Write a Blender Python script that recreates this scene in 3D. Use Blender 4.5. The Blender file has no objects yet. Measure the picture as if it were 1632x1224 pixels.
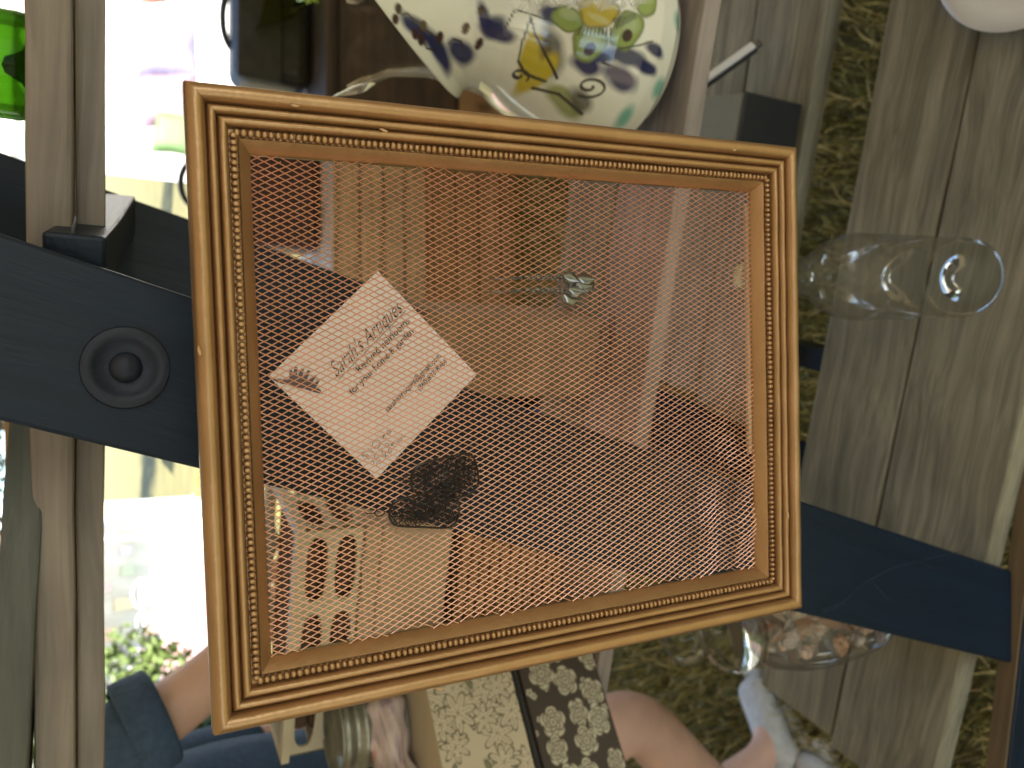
import bpy, bmesh, math, random
import numpy as np
from mathutils import Vector, Matrix

random.seed(7); np.random.seed(7)
scene = bpy.context.scene
COL = scene.collection
PI = math.pi

# ------------------------------------------------------------------ camera, sky, sun, exposure
PITCH = math.radians(28.0)
FPX = 1250.0                       # focal length in pixels of the 1632 x 1224 photograph
CAM = Vector((0, 0, 1.4))
FW = Vector((0, math.cos(PITCH), -math.sin(PITCH)))
DN = Vector((0, -math.sin(PITCH), -math.cos(PITCH)))
RT = Vector((1, 0, 0))
cd = bpy.data.cameras.new('camera'); cam = bpy.data.objects.new('camera', cd); COL.objects.link(cam)
cd.sensor_width = 36; cd.lens = 36 * FPX / 1632; cd.clip_start = 0.01; cd.clip_end = 2000
# the photograph was taken upright and is stored lying on its side: picture-right is down
mw = Matrix((DN, RT, -FW)).transposed().to_4x4(); mw.translation = CAM; cam.matrix_world = mw
cd.dof.use_dof = True; cd.dof.focus_distance = 0.37; cd.dof.aperture_fstop = 10.5
scene.camera = cam

SUN_EL, SUN_AZ = math.radians(52), math.radians(150)     # azimuth from +Y clockwise: behind the camera, to the right
sun_from = Vector((math.sin(SUN_AZ) * math.cos(SUN_EL), math.cos(SUN_AZ) * math.cos(SUN_EL), math.sin(SUN_EL)))
world = bpy.data.worlds.new('World'); scene.world = world; world.use_nodes = True
wn = world.node_tree
sky = wn.nodes.new('ShaderNodeTexSky'); sky.sky_type = 'NISHITA'; sky.sun_disc = False
sky.sun_elevation = SUN_EL; sky.sun_rotation = SUN_AZ
wn.nodes['Background'].inputs['Strength'].default_value = 0.13
wn.links.new(sky.outputs[0], wn.nodes['Background'].inputs['Color'])
sl = bpy.data.lights.new('sun', 'SUN'); sl.energy = 5.0; sl.angle = math.radians(0.5); sl.color = (1, 0.95, 0.87)
so = bpy.data.objects.new('sun', sl); COL.objects.link(so); so.rotation_euler = sun_from.to_track_quat('Z', 'Y').to_euler()
vs = scene.view_settings
vs.view_transform = 'Standard'; vs.look = 'None'; vs.gamma = 1; vs.use_curve_mapping = False; vs.exposure = 2.4
scene.cycles.use_denoising = True
scene.cycles.max_bounces = 10; scene.cycles.transmission_bounces = 10; scene.cycles.transparent_max_bounces = 12
scene.cycles.sample_clamp_indirect = 6

# ------------------------------------------------------------------ pixel -> place
def ray(x, y): return DN * ((x - 816) / FPX) + RT * ((612 - y) / FPX) + FW
def at_z(x, y, z):
    r = ray(x, y); return CAM + r * ((z - CAM.z) / r.z)
def at_y(x, y, Y):
    r = ray(x, y); return CAM + r * (Y / r.y)
def at_d(x, y, d): return CAM + ray(x, y) * d

# ------------------------------------------------------------------ materials
MATS = {}
def new_mat(name):
    m = bpy.data.materials.new(name); m.use_nodes = True; MATS[name] = m
    return m, m.node_tree, m.node_tree.nodes['Principled BSDF']
def lk(nt, a, b): nt.links.new(a, b)
def mat(name, c, rough=.6, metal=0, var=.25, scale=30, stretch=(1, 1, 1), bump=.0, bscale=None, c2=None, spec=.5, coat=0, trans=0, ior=1.45, rvar=0, sheen=0):
    if name in MATS: return MATS[name]
    m, nt, b = new_mat(name)
    tc = nt.nodes.new('ShaderNodeTexCoord'); mp = nt.nodes.new('ShaderNodeMapping'); mp.inputs['Scale'].default_value = stretch
    lk(nt, tc.outputs['Object'], mp.inputs['Vector'])
    no = nt.nodes.new('ShaderNodeTexNoise'); no.inputs['Scale'].default_value = scale; no.inputs['Detail'].default_value = 6; no.inputs['Roughness'].default_value = .65
    lk(nt, mp.outputs[0], no.inputs['Vector'])
    cr = nt.nodes.new('ShaderNodeValToRGB')
    if c2 is None: c2 = tuple(x * (1 - var) for x in c); c1 = tuple(min(1, x * (1 + var)) for x in c)
    else: c1 = c
    cr.color_ramp.elements[0].color = (*c2, 1); cr.color_ramp.elements[1].color = (*c1, 1)
    cr.color_ramp.elements[0].position = .3; cr.color_ramp.elements[1].position = .7
    lk(nt, no.outputs[0], cr.inputs[0]); lk(nt, cr.outputs[0], b.inputs['Base Color'])
    b.inputs['Roughness'].default_value = rough; b.inputs['Metallic'].default_value = metal
    b.inputs['Specular IOR Level'].default_value = spec; b.inputs['Coat Weight'].default_value = coat
    b.inputs['Transmission Weight'].default_value = trans; b.inputs['IOR'].default_value = ior
    if sheen: b.inputs['Sheen Weight'].default_value = sheen
    if rvar:
        mr = nt.nodes.new('ShaderNodeMapRange'); mr.inputs['To Min'].default_value = rough - rvar; mr.inputs['To Max'].default_value = rough + rvar
        lk(nt, no.outputs[0], mr.inputs[0]); lk(nt, mr.outputs[0], b.inputs['Roughness'])
    if bump:
        bu = nt.nodes.new('ShaderNodeBump'); bu.inputs['Strength'].default_value = bump; bu.inputs['Distance'].default_value = .002
        n2 = nt.nodes.new('ShaderNodeTexNoise'); n2.inputs['Scale'].default_value = bscale or scale * 2; n2.inputs['Detail'].default_value = 5
        lk(nt, mp.outputs[0], n2.inputs['Vector']); lk(nt, n2.outputs[0], bu.inputs['Height']); lk(nt, bu.outputs[0], b.inputs['Normal'])
    return m

def wood(name, c, c2, rough=.75, grain=70, bump=.5, knots=True, paint=None):
    """timber with the grain along local X"""
    m, nt, b = new_mat(name)
    tc = nt.nodes.new('ShaderNodeTexCoord'); oi = nt.nodes.new('ShaderNodeObjectInfo')
    ad = nt.nodes.new('ShaderNodeVectorMath'); ad.operation = 'MULTIPLY_ADD'
    ad.inputs[1].default_value = (1, 1, 1); lk(nt, tc.outputs['Object'], ad.inputs[0])
    cb = nt.nodes.new('ShaderNodeCombineXYZ'); mu = nt.nodes.new('ShaderNodeMath'); mu.operation = 'MULTIPLY'; mu.inputs[1].default_value = 37
    lk(nt, oi.outputs['Random'], mu.inputs[0]); lk(nt, mu.outputs[0], cb.inputs[0]); lk(nt, mu.outputs[0], cb.inputs[1]); lk(nt, cb.outputs[0], ad.inputs[2])
    # broad warp so that the grain wanders
    n0 = nt.nodes.new('ShaderNodeTexNoise'); n0.inputs['Scale'].default_value = 6; n0.inputs['Detail'].default_value = 2
    mp0 = nt.nodes.new('ShaderNodeMapping'); mp0.inputs['Scale'].default_value = (.6, 2, 2); lk(nt, ad.outputs[0], mp0.inputs[0]); lk(nt, mp0.outputs[0], n0.inputs['Vector'])
    wsc = nt.nodes.new('ShaderNodeVectorMath'); wsc.operation = 'MULTIPLY_ADD'; wsc.inputs[1].default_value = (0, .05, .05)
    lk(nt, n0.outputs['Color'], wsc.inputs[0]); lk(nt, ad.outputs[0], wsc.inputs[2])
    mp = nt.nodes.new('ShaderNodeMapping'); mp.inputs['Scale'].default_value = (.035, 1, 1); lk(nt, wsc.outputs[0], mp.inputs[0])
    g = nt.nodes.new('ShaderNodeTexNoise'); g.inputs['Scale'].default_value = grain; g.inputs['Detail'].default_value = 7; g.inputs['Roughness'].default_value = .62
    lk(nt, mp.outputs[0], g.inputs['Vector'])
    g2 = nt.nodes.new('ShaderNodeTexNoise'); g2.inputs['Scale'].default_value = grain * 5; g2.inputs['Detail'].default_value = 3
    lk(nt, mp.outputs[0], g2.inputs['Vector'])
    mx = nt.nodes.new('ShaderNodeMath'); mx.operation = 'MULTIPLY_ADD'; mx.inputs[1].default_value = .35; lk(nt, g2.outputs[0], mx.inputs[0]); lk(nt, g.outputs[0], mx.inputs[2])
    cr = nt.nodes.new('ShaderNodeValToRGB'); cr.color_ramp.elements[0].position = .5; cr.color_ramp.elements[1].position = .85
    cr.color_ramp.elements[0].color = (*c2, 1); cr.color_ramp.elements[1].color = (*c, 1)
    lk(nt, mx.outputs[0], cr.inputs[0])
    st = nt.nodes.new('ShaderNodeTexNoise'); st.inputs['Scale'].default_value = 9; st.inputs['Detail'].default_value = 4; lk(nt, ad.outputs[0], st.inputs['Vector'])
    sr = nt.nodes.new('ShaderNodeMapRange'); sr.inputs['From Min'].default_value = .3; sr.inputs['From Max'].default_value = .7; sr.inputs['To Min'].default_value = .78; sr.inputs['To Max'].default_value = 1.15
    lk(nt, st.outputs[0], sr.inputs[0])
    mm = nt.nodes.new('ShaderNodeMix'); mm.data_type = 'RGBA'; mm.blend_type = 'MULTIPLY'; mm.inputs[0].default_value = 1
    lk(nt, cr.outputs[0], mm.inputs[6]); lk(nt, sr.outputs[0], mm.inputs[7])
    last = mm.outputs[2]
    if knots:
        kv = nt.nodes.new('ShaderNodeTexVoronoi'); kv.inputs['Scale'].default_value = 1; km = nt.nodes.new('ShaderNodeMapping'); km.inputs['Scale'].default_value = (4.5, 14, 3)
        lk(nt, wsc.outputs[0], km.inputs[0]); lk(nt, km.outputs[0], kv.inputs['Vector'])
        kr = nt.nodes.new('ShaderNodeValToRGB'); kr.color_ramp.elements[0].position = .02; kr.color_ramp.elements[1].position = .13; kr.color_ramp.elements[0].color = (.32, .27, .22, 1); kr.color_ramp.elements[1].color = (1, 1, 1, 1)
        lk(nt, kv.outputs['Distance'], kr.inputs[0]); k2 = nt.nodes.new('ShaderNodeMix'); k2.data_type = 'RGBA'; k2.blend_type = 'MULTIPLY'; k2.inputs[0].default_value = 1
        lk(nt, last, k2.inputs[6]); lk(nt, kr.outputs[0], k2.inputs[7]); last = k2.outputs[2]
    if paint:      # paint over the grain, rubbed off at some spots
        pn = nt.nodes.new('ShaderNodeTexNoise'); pn.inputs['Scale'].default_value = 26; pn.inputs['Detail'].default_value = 8; pn.inputs['Roughness'].default_value = .7
        lk(nt, ad.outputs[0], pn.inputs['Vector'])
        pr = nt.nodes.new('ShaderNodeValToRGB'); pr.color_ramp.elements[0].position = .70; pr.color_ramp.elements[1].position = .76
        lk(nt, pn.outputs[0], pr.inputs[0])
        p2 = nt.nodes.new('ShaderNodeMix'); p2.data_type = 'RGBA'; p2.blend_type = 'MIX'
        f = nt.nodes.new('ShaderNodeMath'); f.operation = 'MULTIPLY'; f.inputs[1].default_value = .55; lk(nt, pr.outputs[0], f.inputs[0]); lk(nt, f.outputs[0], p2.inputs[0])
        pv = nt.nodes.new('ShaderNodeMix'); pv.data_type = 'RGBA'; pv.blend_type = 'MIX'; lk(nt, g.outputs[0], pv.inputs[0])
        pv.inputs[6].default_value = (*[x * .5 for x in paint], 1); pv.inputs[7].default_value = (*[x * 1.6 for x in paint], 1)
        lk(nt, pv.outputs[2], p2.inputs[6]); lk(nt, last, p2.inputs[7]); last = p2.outputs[2]
    lk(nt, last, b.inputs['Base Color'])
    b.inputs['Roughness'].default_value = rough
    bu = nt.nodes.new('ShaderNodeBump'); bu.inputs['Strength'].default_value = bump; bu.inputs['Distance'].default_value = .0012
    lk(nt, mx.outputs[0], bu.inputs['Height']); lk(nt, bu.outputs[0], b.inputs['Normal'])
    return m

def glass(name, c=(1, 1, 1), rough=.05, edge=.92):
    """thin-walled blown glass: clear with mirror reflections that grow towards the rim"""
    m, nt, b = new_mat(name); nt.nodes.remove(b)
    n = nt.nodes.new('ShaderNodeTexNoise'); n.inputs['Scale'].default_value = 9
    bu = nt.nodes.new('ShaderNodeBump'); bu.inputs['Strength'].default_value = .03; bu.inputs['Distance'].default_value = .001; lk(nt, n.outputs[0], bu.inputs['Height'])
    fr = nt.nodes.new('ShaderNodeFresnel'); fr.inputs['IOR'].default_value = 1.38; lk(nt, bu.outputs[0], fr.inputs['Normal'])
    lw = nt.nodes.new('ShaderNodeLayerWeight'); lw.inputs['Blend'].default_value = .35
    cr = nt.nodes.new('ShaderNodeValToRGB'); cr.color_ramp.elements[0].color = (*c, 1); cr.color_ramp.elements[1].color = (*[x * edge for x in c], 1); cr.color_ramp.elements[0].position = .35
    lk(nt, lw.outputs['Facing'], cr.inputs[0])
    t = nt.nodes.new('ShaderNodeBsdfTransparent'); lk(nt, cr.outputs[0], t.inputs[0])
    g = nt.nodes.new('ShaderNodeBsdfGlossy'); g.inputs['Roughness'].default_value = rough; lk(nt, bu.outputs[0], g.inputs['Normal'])
    mx = nt.nodes.new('ShaderNodeMixShader'); fm = nt.nodes.new('ShaderNodeMath'); fm.operation = 'MULTIPLY'; fm.inputs[1].default_value = .6; lk(nt, fr.outputs[0], fm.inputs[0]); lk(nt, fm.outputs[0], mx.inputs[0]); lk(nt, t.outputs[0], mx.inputs[1]); lk(nt, g.outputs[0], mx.inputs[2])
    lk(nt, mx.outputs[0], nt.nodes['Material Output'].inputs[0]); return m

def vcol(name, rough=.5, coat=0, bump=0):
    m, nt, b = new_mat(name)
    a = nt.nodes.new('ShaderNodeVertexColor'); a.layer_name = 'Col'; lk(nt, a.outputs[0], b.inputs['Base Color'])
    b.inputs['Roughness'].default_value = rough; b.inputs['Coat Weight'].default_value = coat; b.inputs['Coat Roughness'].default_value = .05
    if bump:
        n = nt.nodes.new('ShaderNodeTexNoise'); n.inputs['Scale'].default_value = 60
        bu = nt.nodes.new('ShaderNodeBump'); bu.inputs['Strength'].default_value = bump; bu.inputs['Distance'].default_value = .002
        lk(nt, n.outputs[0], bu.inputs['Height']); lk(nt, bu.outputs[0], b.inputs['Normal'])
    return m

DECK = wood('weathered_deck', (.315, .288, .192), (.138, .126, .080), .8, 75, .7)
MAUVE = wood('greyed_board', (.33, .285, .255), (.20, .17, .155), .75, 60, .45)
NAVY = wood('navy_painted', (.22, .17, .11), (.10, .08, .05), .42, 60, 1.0, knots=False, paint=(.0030, .011, .026))
TAN = wood('tan_wood', (.40, .24, .11), (.24, .13, .055), .6, 45, .3)
PALEW = wood('pale_wood', (.52, .40, .24), (.38, .28, .16), .65, 45, .3)
DARKW = wood('dark_wood', (.09, .055, .03), (.04, .024, .014), .6, 45, .4)
GILT = mat('gilt_paint', (.46, .285, .15), .36, .74, .16, 28, (1, 1, 1), .12, 420, c2=(.36, .22, .11), rvar=.08)
COPPER = mat('copper_wire', (.76, .42, .30), .42, .9, .12, 60)
PAPER = mat('card_paper', (.80, .74, .74), .7, 0, .03, 40, bump=.08)
INK = mat('ink', (.035, .03, .035), .6, 0, .1)
BLACKWIRE = mat('black_wire', (.045, .036, .032), .25, .7, .3, 200)
SILVER = mat('tarnished_silver', (.20, .20, .20), .22, .95, .25, 150)
NAVY.node_tree.nodes['Principled BSDF'].inputs['Specular IOR Level'].default_value = .28
IRON = mat('navy_washer', (.006, .012, .028), .5, .0, .25, 80, bump=.3)
GLASS = glass('clear_glass', (.985, .99, .975)); GREENG = glass('green_glass', (.13, .27, .04)); YELG = glass('olive_glass', (.55, .58, .18))
SKIN = mat('skin', (.66, .42, .32), .5, 0, .10, 18, bump=.12, bscale=260)
DENIM = mat('denim', (.045, .085, .16), .85, 0, .25, 120, bump=.35, bscale=500)
WHITE = mat('white_plastic', (.78, .77, .72), .45, 0, .03, 10)
BLACK = mat('matt_black', (.02, .02, .02), .5, 0, .2, 30)

# ------------------------------------------------------------------ mesh helpers
def link(o, parent=None):
    COL.objects.link(o)
    if parent is not None: o.parent = parent
    return o
def tag(o, label=None, cat=None, group=None, kind=None):
    if label: o['label'] = label
    if cat: o['category'] = cat
    if group: o['group'] = group
    if kind: o['kind'] = kind
    return o
def empty(name, loc, label=None, cat=None, group=None, rot=(0, 0, 0), matrix=None):
    o = bpy.data.objects.new(name, None); COL.objects.link(o); o.empty_display_size = .02
    if matrix is not None: o.matrix_world = matrix
    else: o.location = loc; o.rotation_euler = rot
    return tag(o, label, cat, group)

class MB:
    def __init__(s): s.v = []; s.f = []; s.c = []
    def add(s, vs, fs):
        k = len(s.v); s.v += [tuple(p) for p in vs]; s.f += [tuple(i + k for i in f) for f in fs]
    def box(s, lo, hi, M=None):
        x0, y0, z0 = lo; x1, y1, z1 = hi
        vs = [Vector(p) for p in ((x0, y0, z0), (x1, y0, z0), (x1, y1, z0), (x0, y1, z0), (x0, y0, z1), (x1, y0, z1), (x1, y1, z1), (x0, y1, z1))]
        if M is not None: vs = [M @ p for p in vs]
        s.add(vs, [(0, 3, 2, 1), (4, 5, 6, 7), (0, 1, 5, 4), (1, 2, 6, 5), (2, 3, 7, 6), (3, 0, 4, 7)])
    def tube(s, pts, r, n=6, closed=False, cap=True):
        pts = [Vector(p) for p in pts]; N = len(pts); rs = r if isinstance(r, (list, tuple)) else [r] * N
        rings = []; up = Vector((.3, .5, .8)).normalized(); prev = None
        for i, p in enumerate(pts):
            a = pts[(i - 1) % N] if (closed or i > 0) else p
            b = pts[(i + 1) % N] if (closed or i < N - 1) else p
            t = (b - a); t = t.normalized() if t.length > 1e-9 else Vector((0, 0, 1))
            if prev is None:
                u = t.cross(up); u = u.normalized() if u.length > 1e-4 else t.orthogonal().normalized()
            else:
                u = prev - t * prev.dot(t); u = u.normalized() if u.length > 1e-6 else t.orthogonal().normalized()
            prev = u; w = t.cross(u)
            rings.append([p + (u * math.cos(2 * PI * k / n) + w * math.sin(2 * PI * k / n)) * rs[i] for k in range(n)])
        vs = [q for rr in rings for q in rr]; fs = []
        for i in range(N if closed else N - 1):
            j = (i + 1) % N
            for k in range(n): fs.append((i * n + k, i * n + (k + 1) % n, j * n + (k + 1) % n, j * n + k))
        if cap and not closed: fs += [tuple(range(n - 1, -1, -1)), tuple((N - 1) * n + k for k in range(n))]
        s.add(vs, fs)
    def lathe(s, prof, n=48, M=None, f=None, cap0=True, cap1=True):
        vs = []
        for (r, z) in prof:
            for k in range(n):
                a = 2 * PI * k / n; p = Vector((r * math.cos(a), r * math.sin(a), z))
                if f: p = f(p, a)
                vs.append(M @ p if M is not None else p)
        fs = []
        for i in range(len(prof) - 1):
            for k in range(n): fs.append((i * n + k, i * n + (k + 1) % n, (i + 1) * n + (k + 1) % n, (i + 1) * n + k))
        if cap0: fs.append(tuple(range(n - 1, -1, -1)))
        if cap1: fs.append(tuple((len(prof) - 1) * n + k for k in range(n)))
        s.add(vs, fs)
    def ball(s, c, r, nu=10, nv=6, M=None):
        c = Vector(c); r = Vector((r, r, r)) if not hasattr(r, '__len__') else Vector(r); vs = []; fs = []
        for i in range(nv + 1):
            th = PI * i / nv
            for k in range(nu):
                a = 2 * PI * k / nu; p = Vector((r.x * math.sin(th) * math.cos(a), r.y * math.sin(th) * math.sin(a), r.z * math.cos(th)))
                vs.append((M @ p if M is not None else p) + c)
        for i in range(nv):
            for k in range(nu): fs.append((i * nu + k, (i + 1) * nu + k, (i + 1) * nu + (k + 1) % nu, i * nu + (k + 1) % nu))
        s.add(vs, fs)
    def mesh(s, name, m, smooth=False, weld=False):
        me = bpy.data.meshes.new(name); me.from_pydata(s.v, [], s.f); me.update()
        if weld:
            bm = bmesh.new(); bm.from_mesh(me); bmesh.ops.remove_doubles(bm, verts=bm.verts, dist=1e-6)
            bmesh.ops.recalc_face_normals(bm, faces=bm.faces); bm.to_mesh(me); bm.free()
        if smooth: me.polygons.foreach_set('use_smooth', [True] * len(me.polygons))
        if m: me.materials.append(m)
        return me
    def build(s, name, m, parent=None, smooth=False, weld=False):
        return link(bpy.data.objects.new(name, s.mesh(name, m, smooth, weld)), parent)

def smooth_angle(o, ang=40):
    me = o.data; me.polygons.foreach_set('use_smooth', [True] * len(me.polygons))
    bm = bmesh.new(); bm.from_mesh(me)
    for e in bm.edges:
        e.smooth = not (len(e.link_faces) == 2 and e.calc_face_angle(0) > math.radians(ang))
    bm.to_mesh(me); bm.free(); return o

def bbox(name, size, m, parent=None, bevel=.002, seg=2, loc=(0, 0, 0), rot=(0, 0, 0), wob=0, cuts=0):
    """bevelled box centred on loc, long side along X; wob = uneven edges"""
    bm = bmesh.new(); bmesh.ops.create_cube(bm, size=1)
    for v in bm.verts: v.co = Vector((v.co.x * size[0], v.co.y * size[1], v.co.z * size[2]))
    if cuts:
        es = [e for e in bm.edges if abs((e.verts[0].co - e.verts[1].co).x) > size[0] * .9]
        bmesh.ops.subdivide_edges(bm, edges=es, cuts=cuts, use_grid_fill=True)
    if wob:
        for v in bm.verts:
            v.co.y += random.uniform(-wob, wob); v.co.z += random.uniform(-wob, wob) * .5
    if bevel:
        es = [e for e in bm.edges if e.calc_face_angle(0) > .6]
        bmesh.ops.bevel(bm, geom=es, offset=bevel, segments=seg, affect='EDGES', profile=.5)
    me = bpy.data.meshes.new(name); bm.to_mesh(me); bm.free(); me.materials.append(m)
    o = bpy.data.objects.new(name, me); link(o, parent); o.location = loc; o.rotation_euler = rot
    return o
def board_between(name, a, b, width, thick, wdir, m, parent=None, bevel=.002, wob=0, cuts=0):
    """plank from a to b (centre line), its width along wdir, thickness across"""
    a, b = Vector(a), Vector(b); X = (b - a).normalized(); Y = Vector(wdir); Y = (Y - X * Y.dot(X)).normalized(); Z = X.cross(Y)
    o = bbox(name, ((b - a).length, width, thick), m, parent, bevel, 2, wob=wob, cuts=cuts)
    M = Matrix((X, Y, Z)).transposed().to_4x4(); M.translation = (a + b) / 2
    if parent is not None: M = parent.matrix_basis.inverted() @ M
    o.matrix_basis = M
    return o
def setcol(me, cols):
    """cols: one rgb per vertex"""
    ca = me.color_attributes.new('Col', 'FLOAT_COLOR', 'POINT')
    a = np.ones((len(me.vertices), 4), 'f'); a[:, :3] = cols; ca.data.foreach_set('color', a.ravel())

# ================================================================== SETTING: ground, grass
def lawn_mat(name):
    m, nt, b = new_mat(name)
    tc = nt.nodes.new('ShaderNodeTexCoord')
    n = nt.nodes.new('ShaderNodeTexNoise'); n.inputs['Scale'].default_value = 1.3; n.inputs['Detail'].default_value = 8; lk(nt, tc.outputs['Object'], n.inputs['Vector'])
    n2 = nt.nodes.new('ShaderNodeTexNoise'); n2.inputs['Scale'].default_value = 60; n2.inputs['Detail'].default_value = 6; lk(nt, tc.outputs['Object'], n2.inputs['Vector'])
    cr = nt.nodes.new('ShaderNodeValToRGB'); cr.color_ramp.elements[0].color = (.055, .06, .018, 1); cr.color_ramp.elements[1].color = (.20, .17, .06, 1)
    cr.color_ramp.elements[0].position = .3; cr.color_ramp.elements[1].position = .72
    mx = nt.nodes.new('ShaderNodeMath'); mx.operation = 'MULTIPLY_ADD'; mx.inputs[1].default_value = .5; lk(nt, n2.outputs[0], mx.inputs[0])
    h = nt.nodes.new('ShaderNodeMath'); h.operation = 'MULTIPLY'; h.inputs[1].default_value = .5; lk(nt, n.outputs[0], h.inputs[0]); lk(nt, h.outputs[0], mx.inputs[2])
    lk(nt, mx.outputs[0], cr.inputs[0]); lk(nt, cr.outputs[0], b.inputs['Base Color']); b.inputs['Roughness'].default_value = .95
    bu = nt.nodes.new('ShaderNodeBump'); bu.inputs['Distance'].default_value = .03; lk(nt, n2.outputs[0], bu.inputs['Height']); lk(nt, bu.outputs[0], b.inputs['Normal'])
    return m
g = MB(); N = 24
xs = [math.copysign(abs(t) ** 3 * 600, t) for t in np.linspace(-1, 1, N)]
g.add([(x, y, 0) for y in xs for x in xs], [(j * N + i, j * N + i + 1, (j + 1) * N + i + 1, (j + 1) * N + i) for j in range(N - 1) for i in range(N - 1)])
tag(g.build('ground', lawn_mat('lawn')), kind='structure')

def blades(name, n, region, hmin, hmax, m, label, w=.0022):
    x0, x1, y0, y1 = region
    P = np.random.rand(n, 2) * [x1 - x0, y1 - y0] + [x0, y0]
    a = np.random.rand(n) * 2 * PI; h = hmin + np.random.rand(n) * (hmax - hmin); lean = np.random.rand(n) * .9 * h; la = np.random.rand(n) * 2 * PI
    dx, dy = np.cos(a) * w, np.sin(a) * w; lx, ly = np.cos(la) * lean, np.sin(la) * lean
    Z = np.zeros(n)
    V = np.stack([np.stack([P[:, 0] - dx, P[:, 1] - dy, Z], 1), np.stack([P[:, 0] + dx, P[:, 1] + dy, Z], 1),
                  np.stack([P[:, 0] + dx * .8 + lx * .35, P[:, 1] + dy * .8 + ly * .35, h * .6], 1), np.stack([P[:, 0] - dx * .8 + lx * .35, P[:, 1] - dy * .8 + ly * .35, h * .6], 1),
                  np.stack([P[:, 0] + lx, P[:, 1] + ly, h * .98 - lean * .25], 1)], 1).reshape(-1, 3)
    me = bpy.data.meshes.new(name); k = np.arange(n)[:, None] * 5
    F = [tuple(r) for r in (k + [0, 1, 2, 3])] + [tuple(r) for r in (k + [3, 2, 4])]
    me.from_pydata(V.tolist(), [], F); me.materials.append(m)
    return tag(link(bpy.data.objects.new(name, me)), label, 'grass', kind='stuff')
GR = mat('grass_blade', (.36, .30, .08), .7, 0, .5, 9.0, c2=(.12, .125, .028)); ST = mat('straw_blade', (.62, .47, .18), .8, 0, .3, 4)
blades('grass', 42000, (-1.6, 1.5, .55, 2.7), .03, .085, GR, 'short green lawn grass under and behind the display stand')
blades('dry_grass', 11000, (-1.6, 1.5, .55, 2.7), .04, .11, ST, 'dry straw coloured blades lying among the green grass', .0014)
blades('far_grass', 22000, (-7, 6, 2.7, 13), .04, .10, GR, 'sunlit lawn grass beyond the tent shade', .006)

# ================================================================== unseen tent added overhead to shade the stand
def cloth_mat(name, c, tr=.35):
    m, nt, b = new_mat(name); b.inputs['Base Color'].default_value = (*c, 1); b.inputs['Roughness'].default_value = .9
    t = nt.nodes.new('ShaderNodeBsdfTranslucent'); t.inputs[0].default_value = (*c, 1); mx = nt.nodes.new('ShaderNodeMixShader'); mx.inputs[0].default_value = tr
    n = nt.nodes.new('ShaderNodeTexNoise'); n.inputs['Scale'].default_value = 4; bu = nt.nodes.new('ShaderNodeBump'); bu.inputs['Strength'].default_value = .3
    lk(nt, n.outputs[0], bu.inputs['Height']); lk(nt, bu.outputs[0], b.inputs['Normal'])
    lk(nt, b.outputs[0], mx.inputs[1]); lk(nt, t.outputs[0], mx.inputs[2]); lk(nt, mx.outputs[0], nt.nodes['Material Output'].inputs[0])
    return m
CANVAS = cloth_mat('white_canvas', (.80, .78, .72), .30)
THICK = cloth_mat('thick_canvas', (.42, .33, .20), .13)  # tint and translucence set for the warm light below the added tent
POLE = mat('white_pole', (.7, .7, .7), .4, .2)
def tent(label, cx, cy, sx, sy, eave, apex, wall=None, roofm=None, group=None, sides=(), sidem=None):
    t = empty('market_tent', (cx, cy, 0), label, 'tent', group)
    for (i, (ax, ay, bx, by)) in enumerate(((-1, -1, 1, -1), (1, -1, 1, 1), (1, 1, -1, 1), (-1, 1, -1, -1))):
        m = MB(); A = Vector((ax * sx / 2, ay * sy / 2, eave)); B = Vector((bx * sx / 2, by * sy / 2, eave)); T = Vector((0, 0, apex)); rows = 6; vs = []; fs = []
        for r in range(rows + 1):
            q = r / rows
            for c in range(9):
                p = A.lerp(B, c / 8).lerp(T, q); p.z -= .06 * math.sin(q * PI); vs.append(p)
        for r in range(rows):
            for c in range(8): k = r * 9 + c; fs.append((k, k + 1, k + 10, k + 9))
        for c in range(9): p = A.lerp(B, c / 8); vs.append(p + Vector((0, 0, -.16 - .02 * (c % 2))))
        for c in range(8): k = (rows + 1) * 9 + c; fs.append((k, k + 1, c + 1, c))
        m.add(vs, fs); m.build('roof_panel', roofm or CANVAS, t, True)
    for sxn in (-1, 1):
        for syn in (-1, 1):
            m = MB(); x, y = sxn * (sx / 2 - .03), syn * (sy / 2 - .03)
            m.box((x - .018, y - .018, 0), (x + .018, y + .018, eave + .02)); m.box((x - .05, y - .05, 0), (x + .05, y + .05, .012)); m.build('leg', POLE, t)
    if wall:
        m = MB(); vs = []; fs = []
        for c in range(41):
            x = -sx / 2 + .05 + (sx - .1) * c / 40; yy = wall * (sy / 2 - .06) + .03 * math.sin(c * 1.3)
            vs += [(x, yy, .05), (x, yy, eave - .02)]
        for c in range(40): fs.append((2 * c, 2 * c + 2, 2 * c + 3, 2 * c + 1))
        m.add(vs, fs); m.build('back_wall', CANVAS, t, True)
    for sd in sides:
        m = MB(); vs = []; fs = []
        for c in range(41):
            y = -sy / 2 + .05 + (sy - .1) * c / 40; xx = sd * (sx / 2 - .06) + .03 * math.sin(c * 1.1)
            vs += [(xx, y, .04), (xx, y, eave - .02)]
        for c in range(40): fs.append((2 * c, 2 * c + 2, 2 * c + 3, 2 * c + 1))
        m.add(vs, fs); m.build('added_side_wall', sidem or CANVAS, t, True)
    return t
tent('unseen tan canvas tent added to shade the display stand and the picture frame', 0, .35, 3.7, 4.3, 2.15, 2.95, roofm=THICK, sides=(1, -1), sidem=THICK)  # side walls added to cut the light reaching the stand

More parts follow.
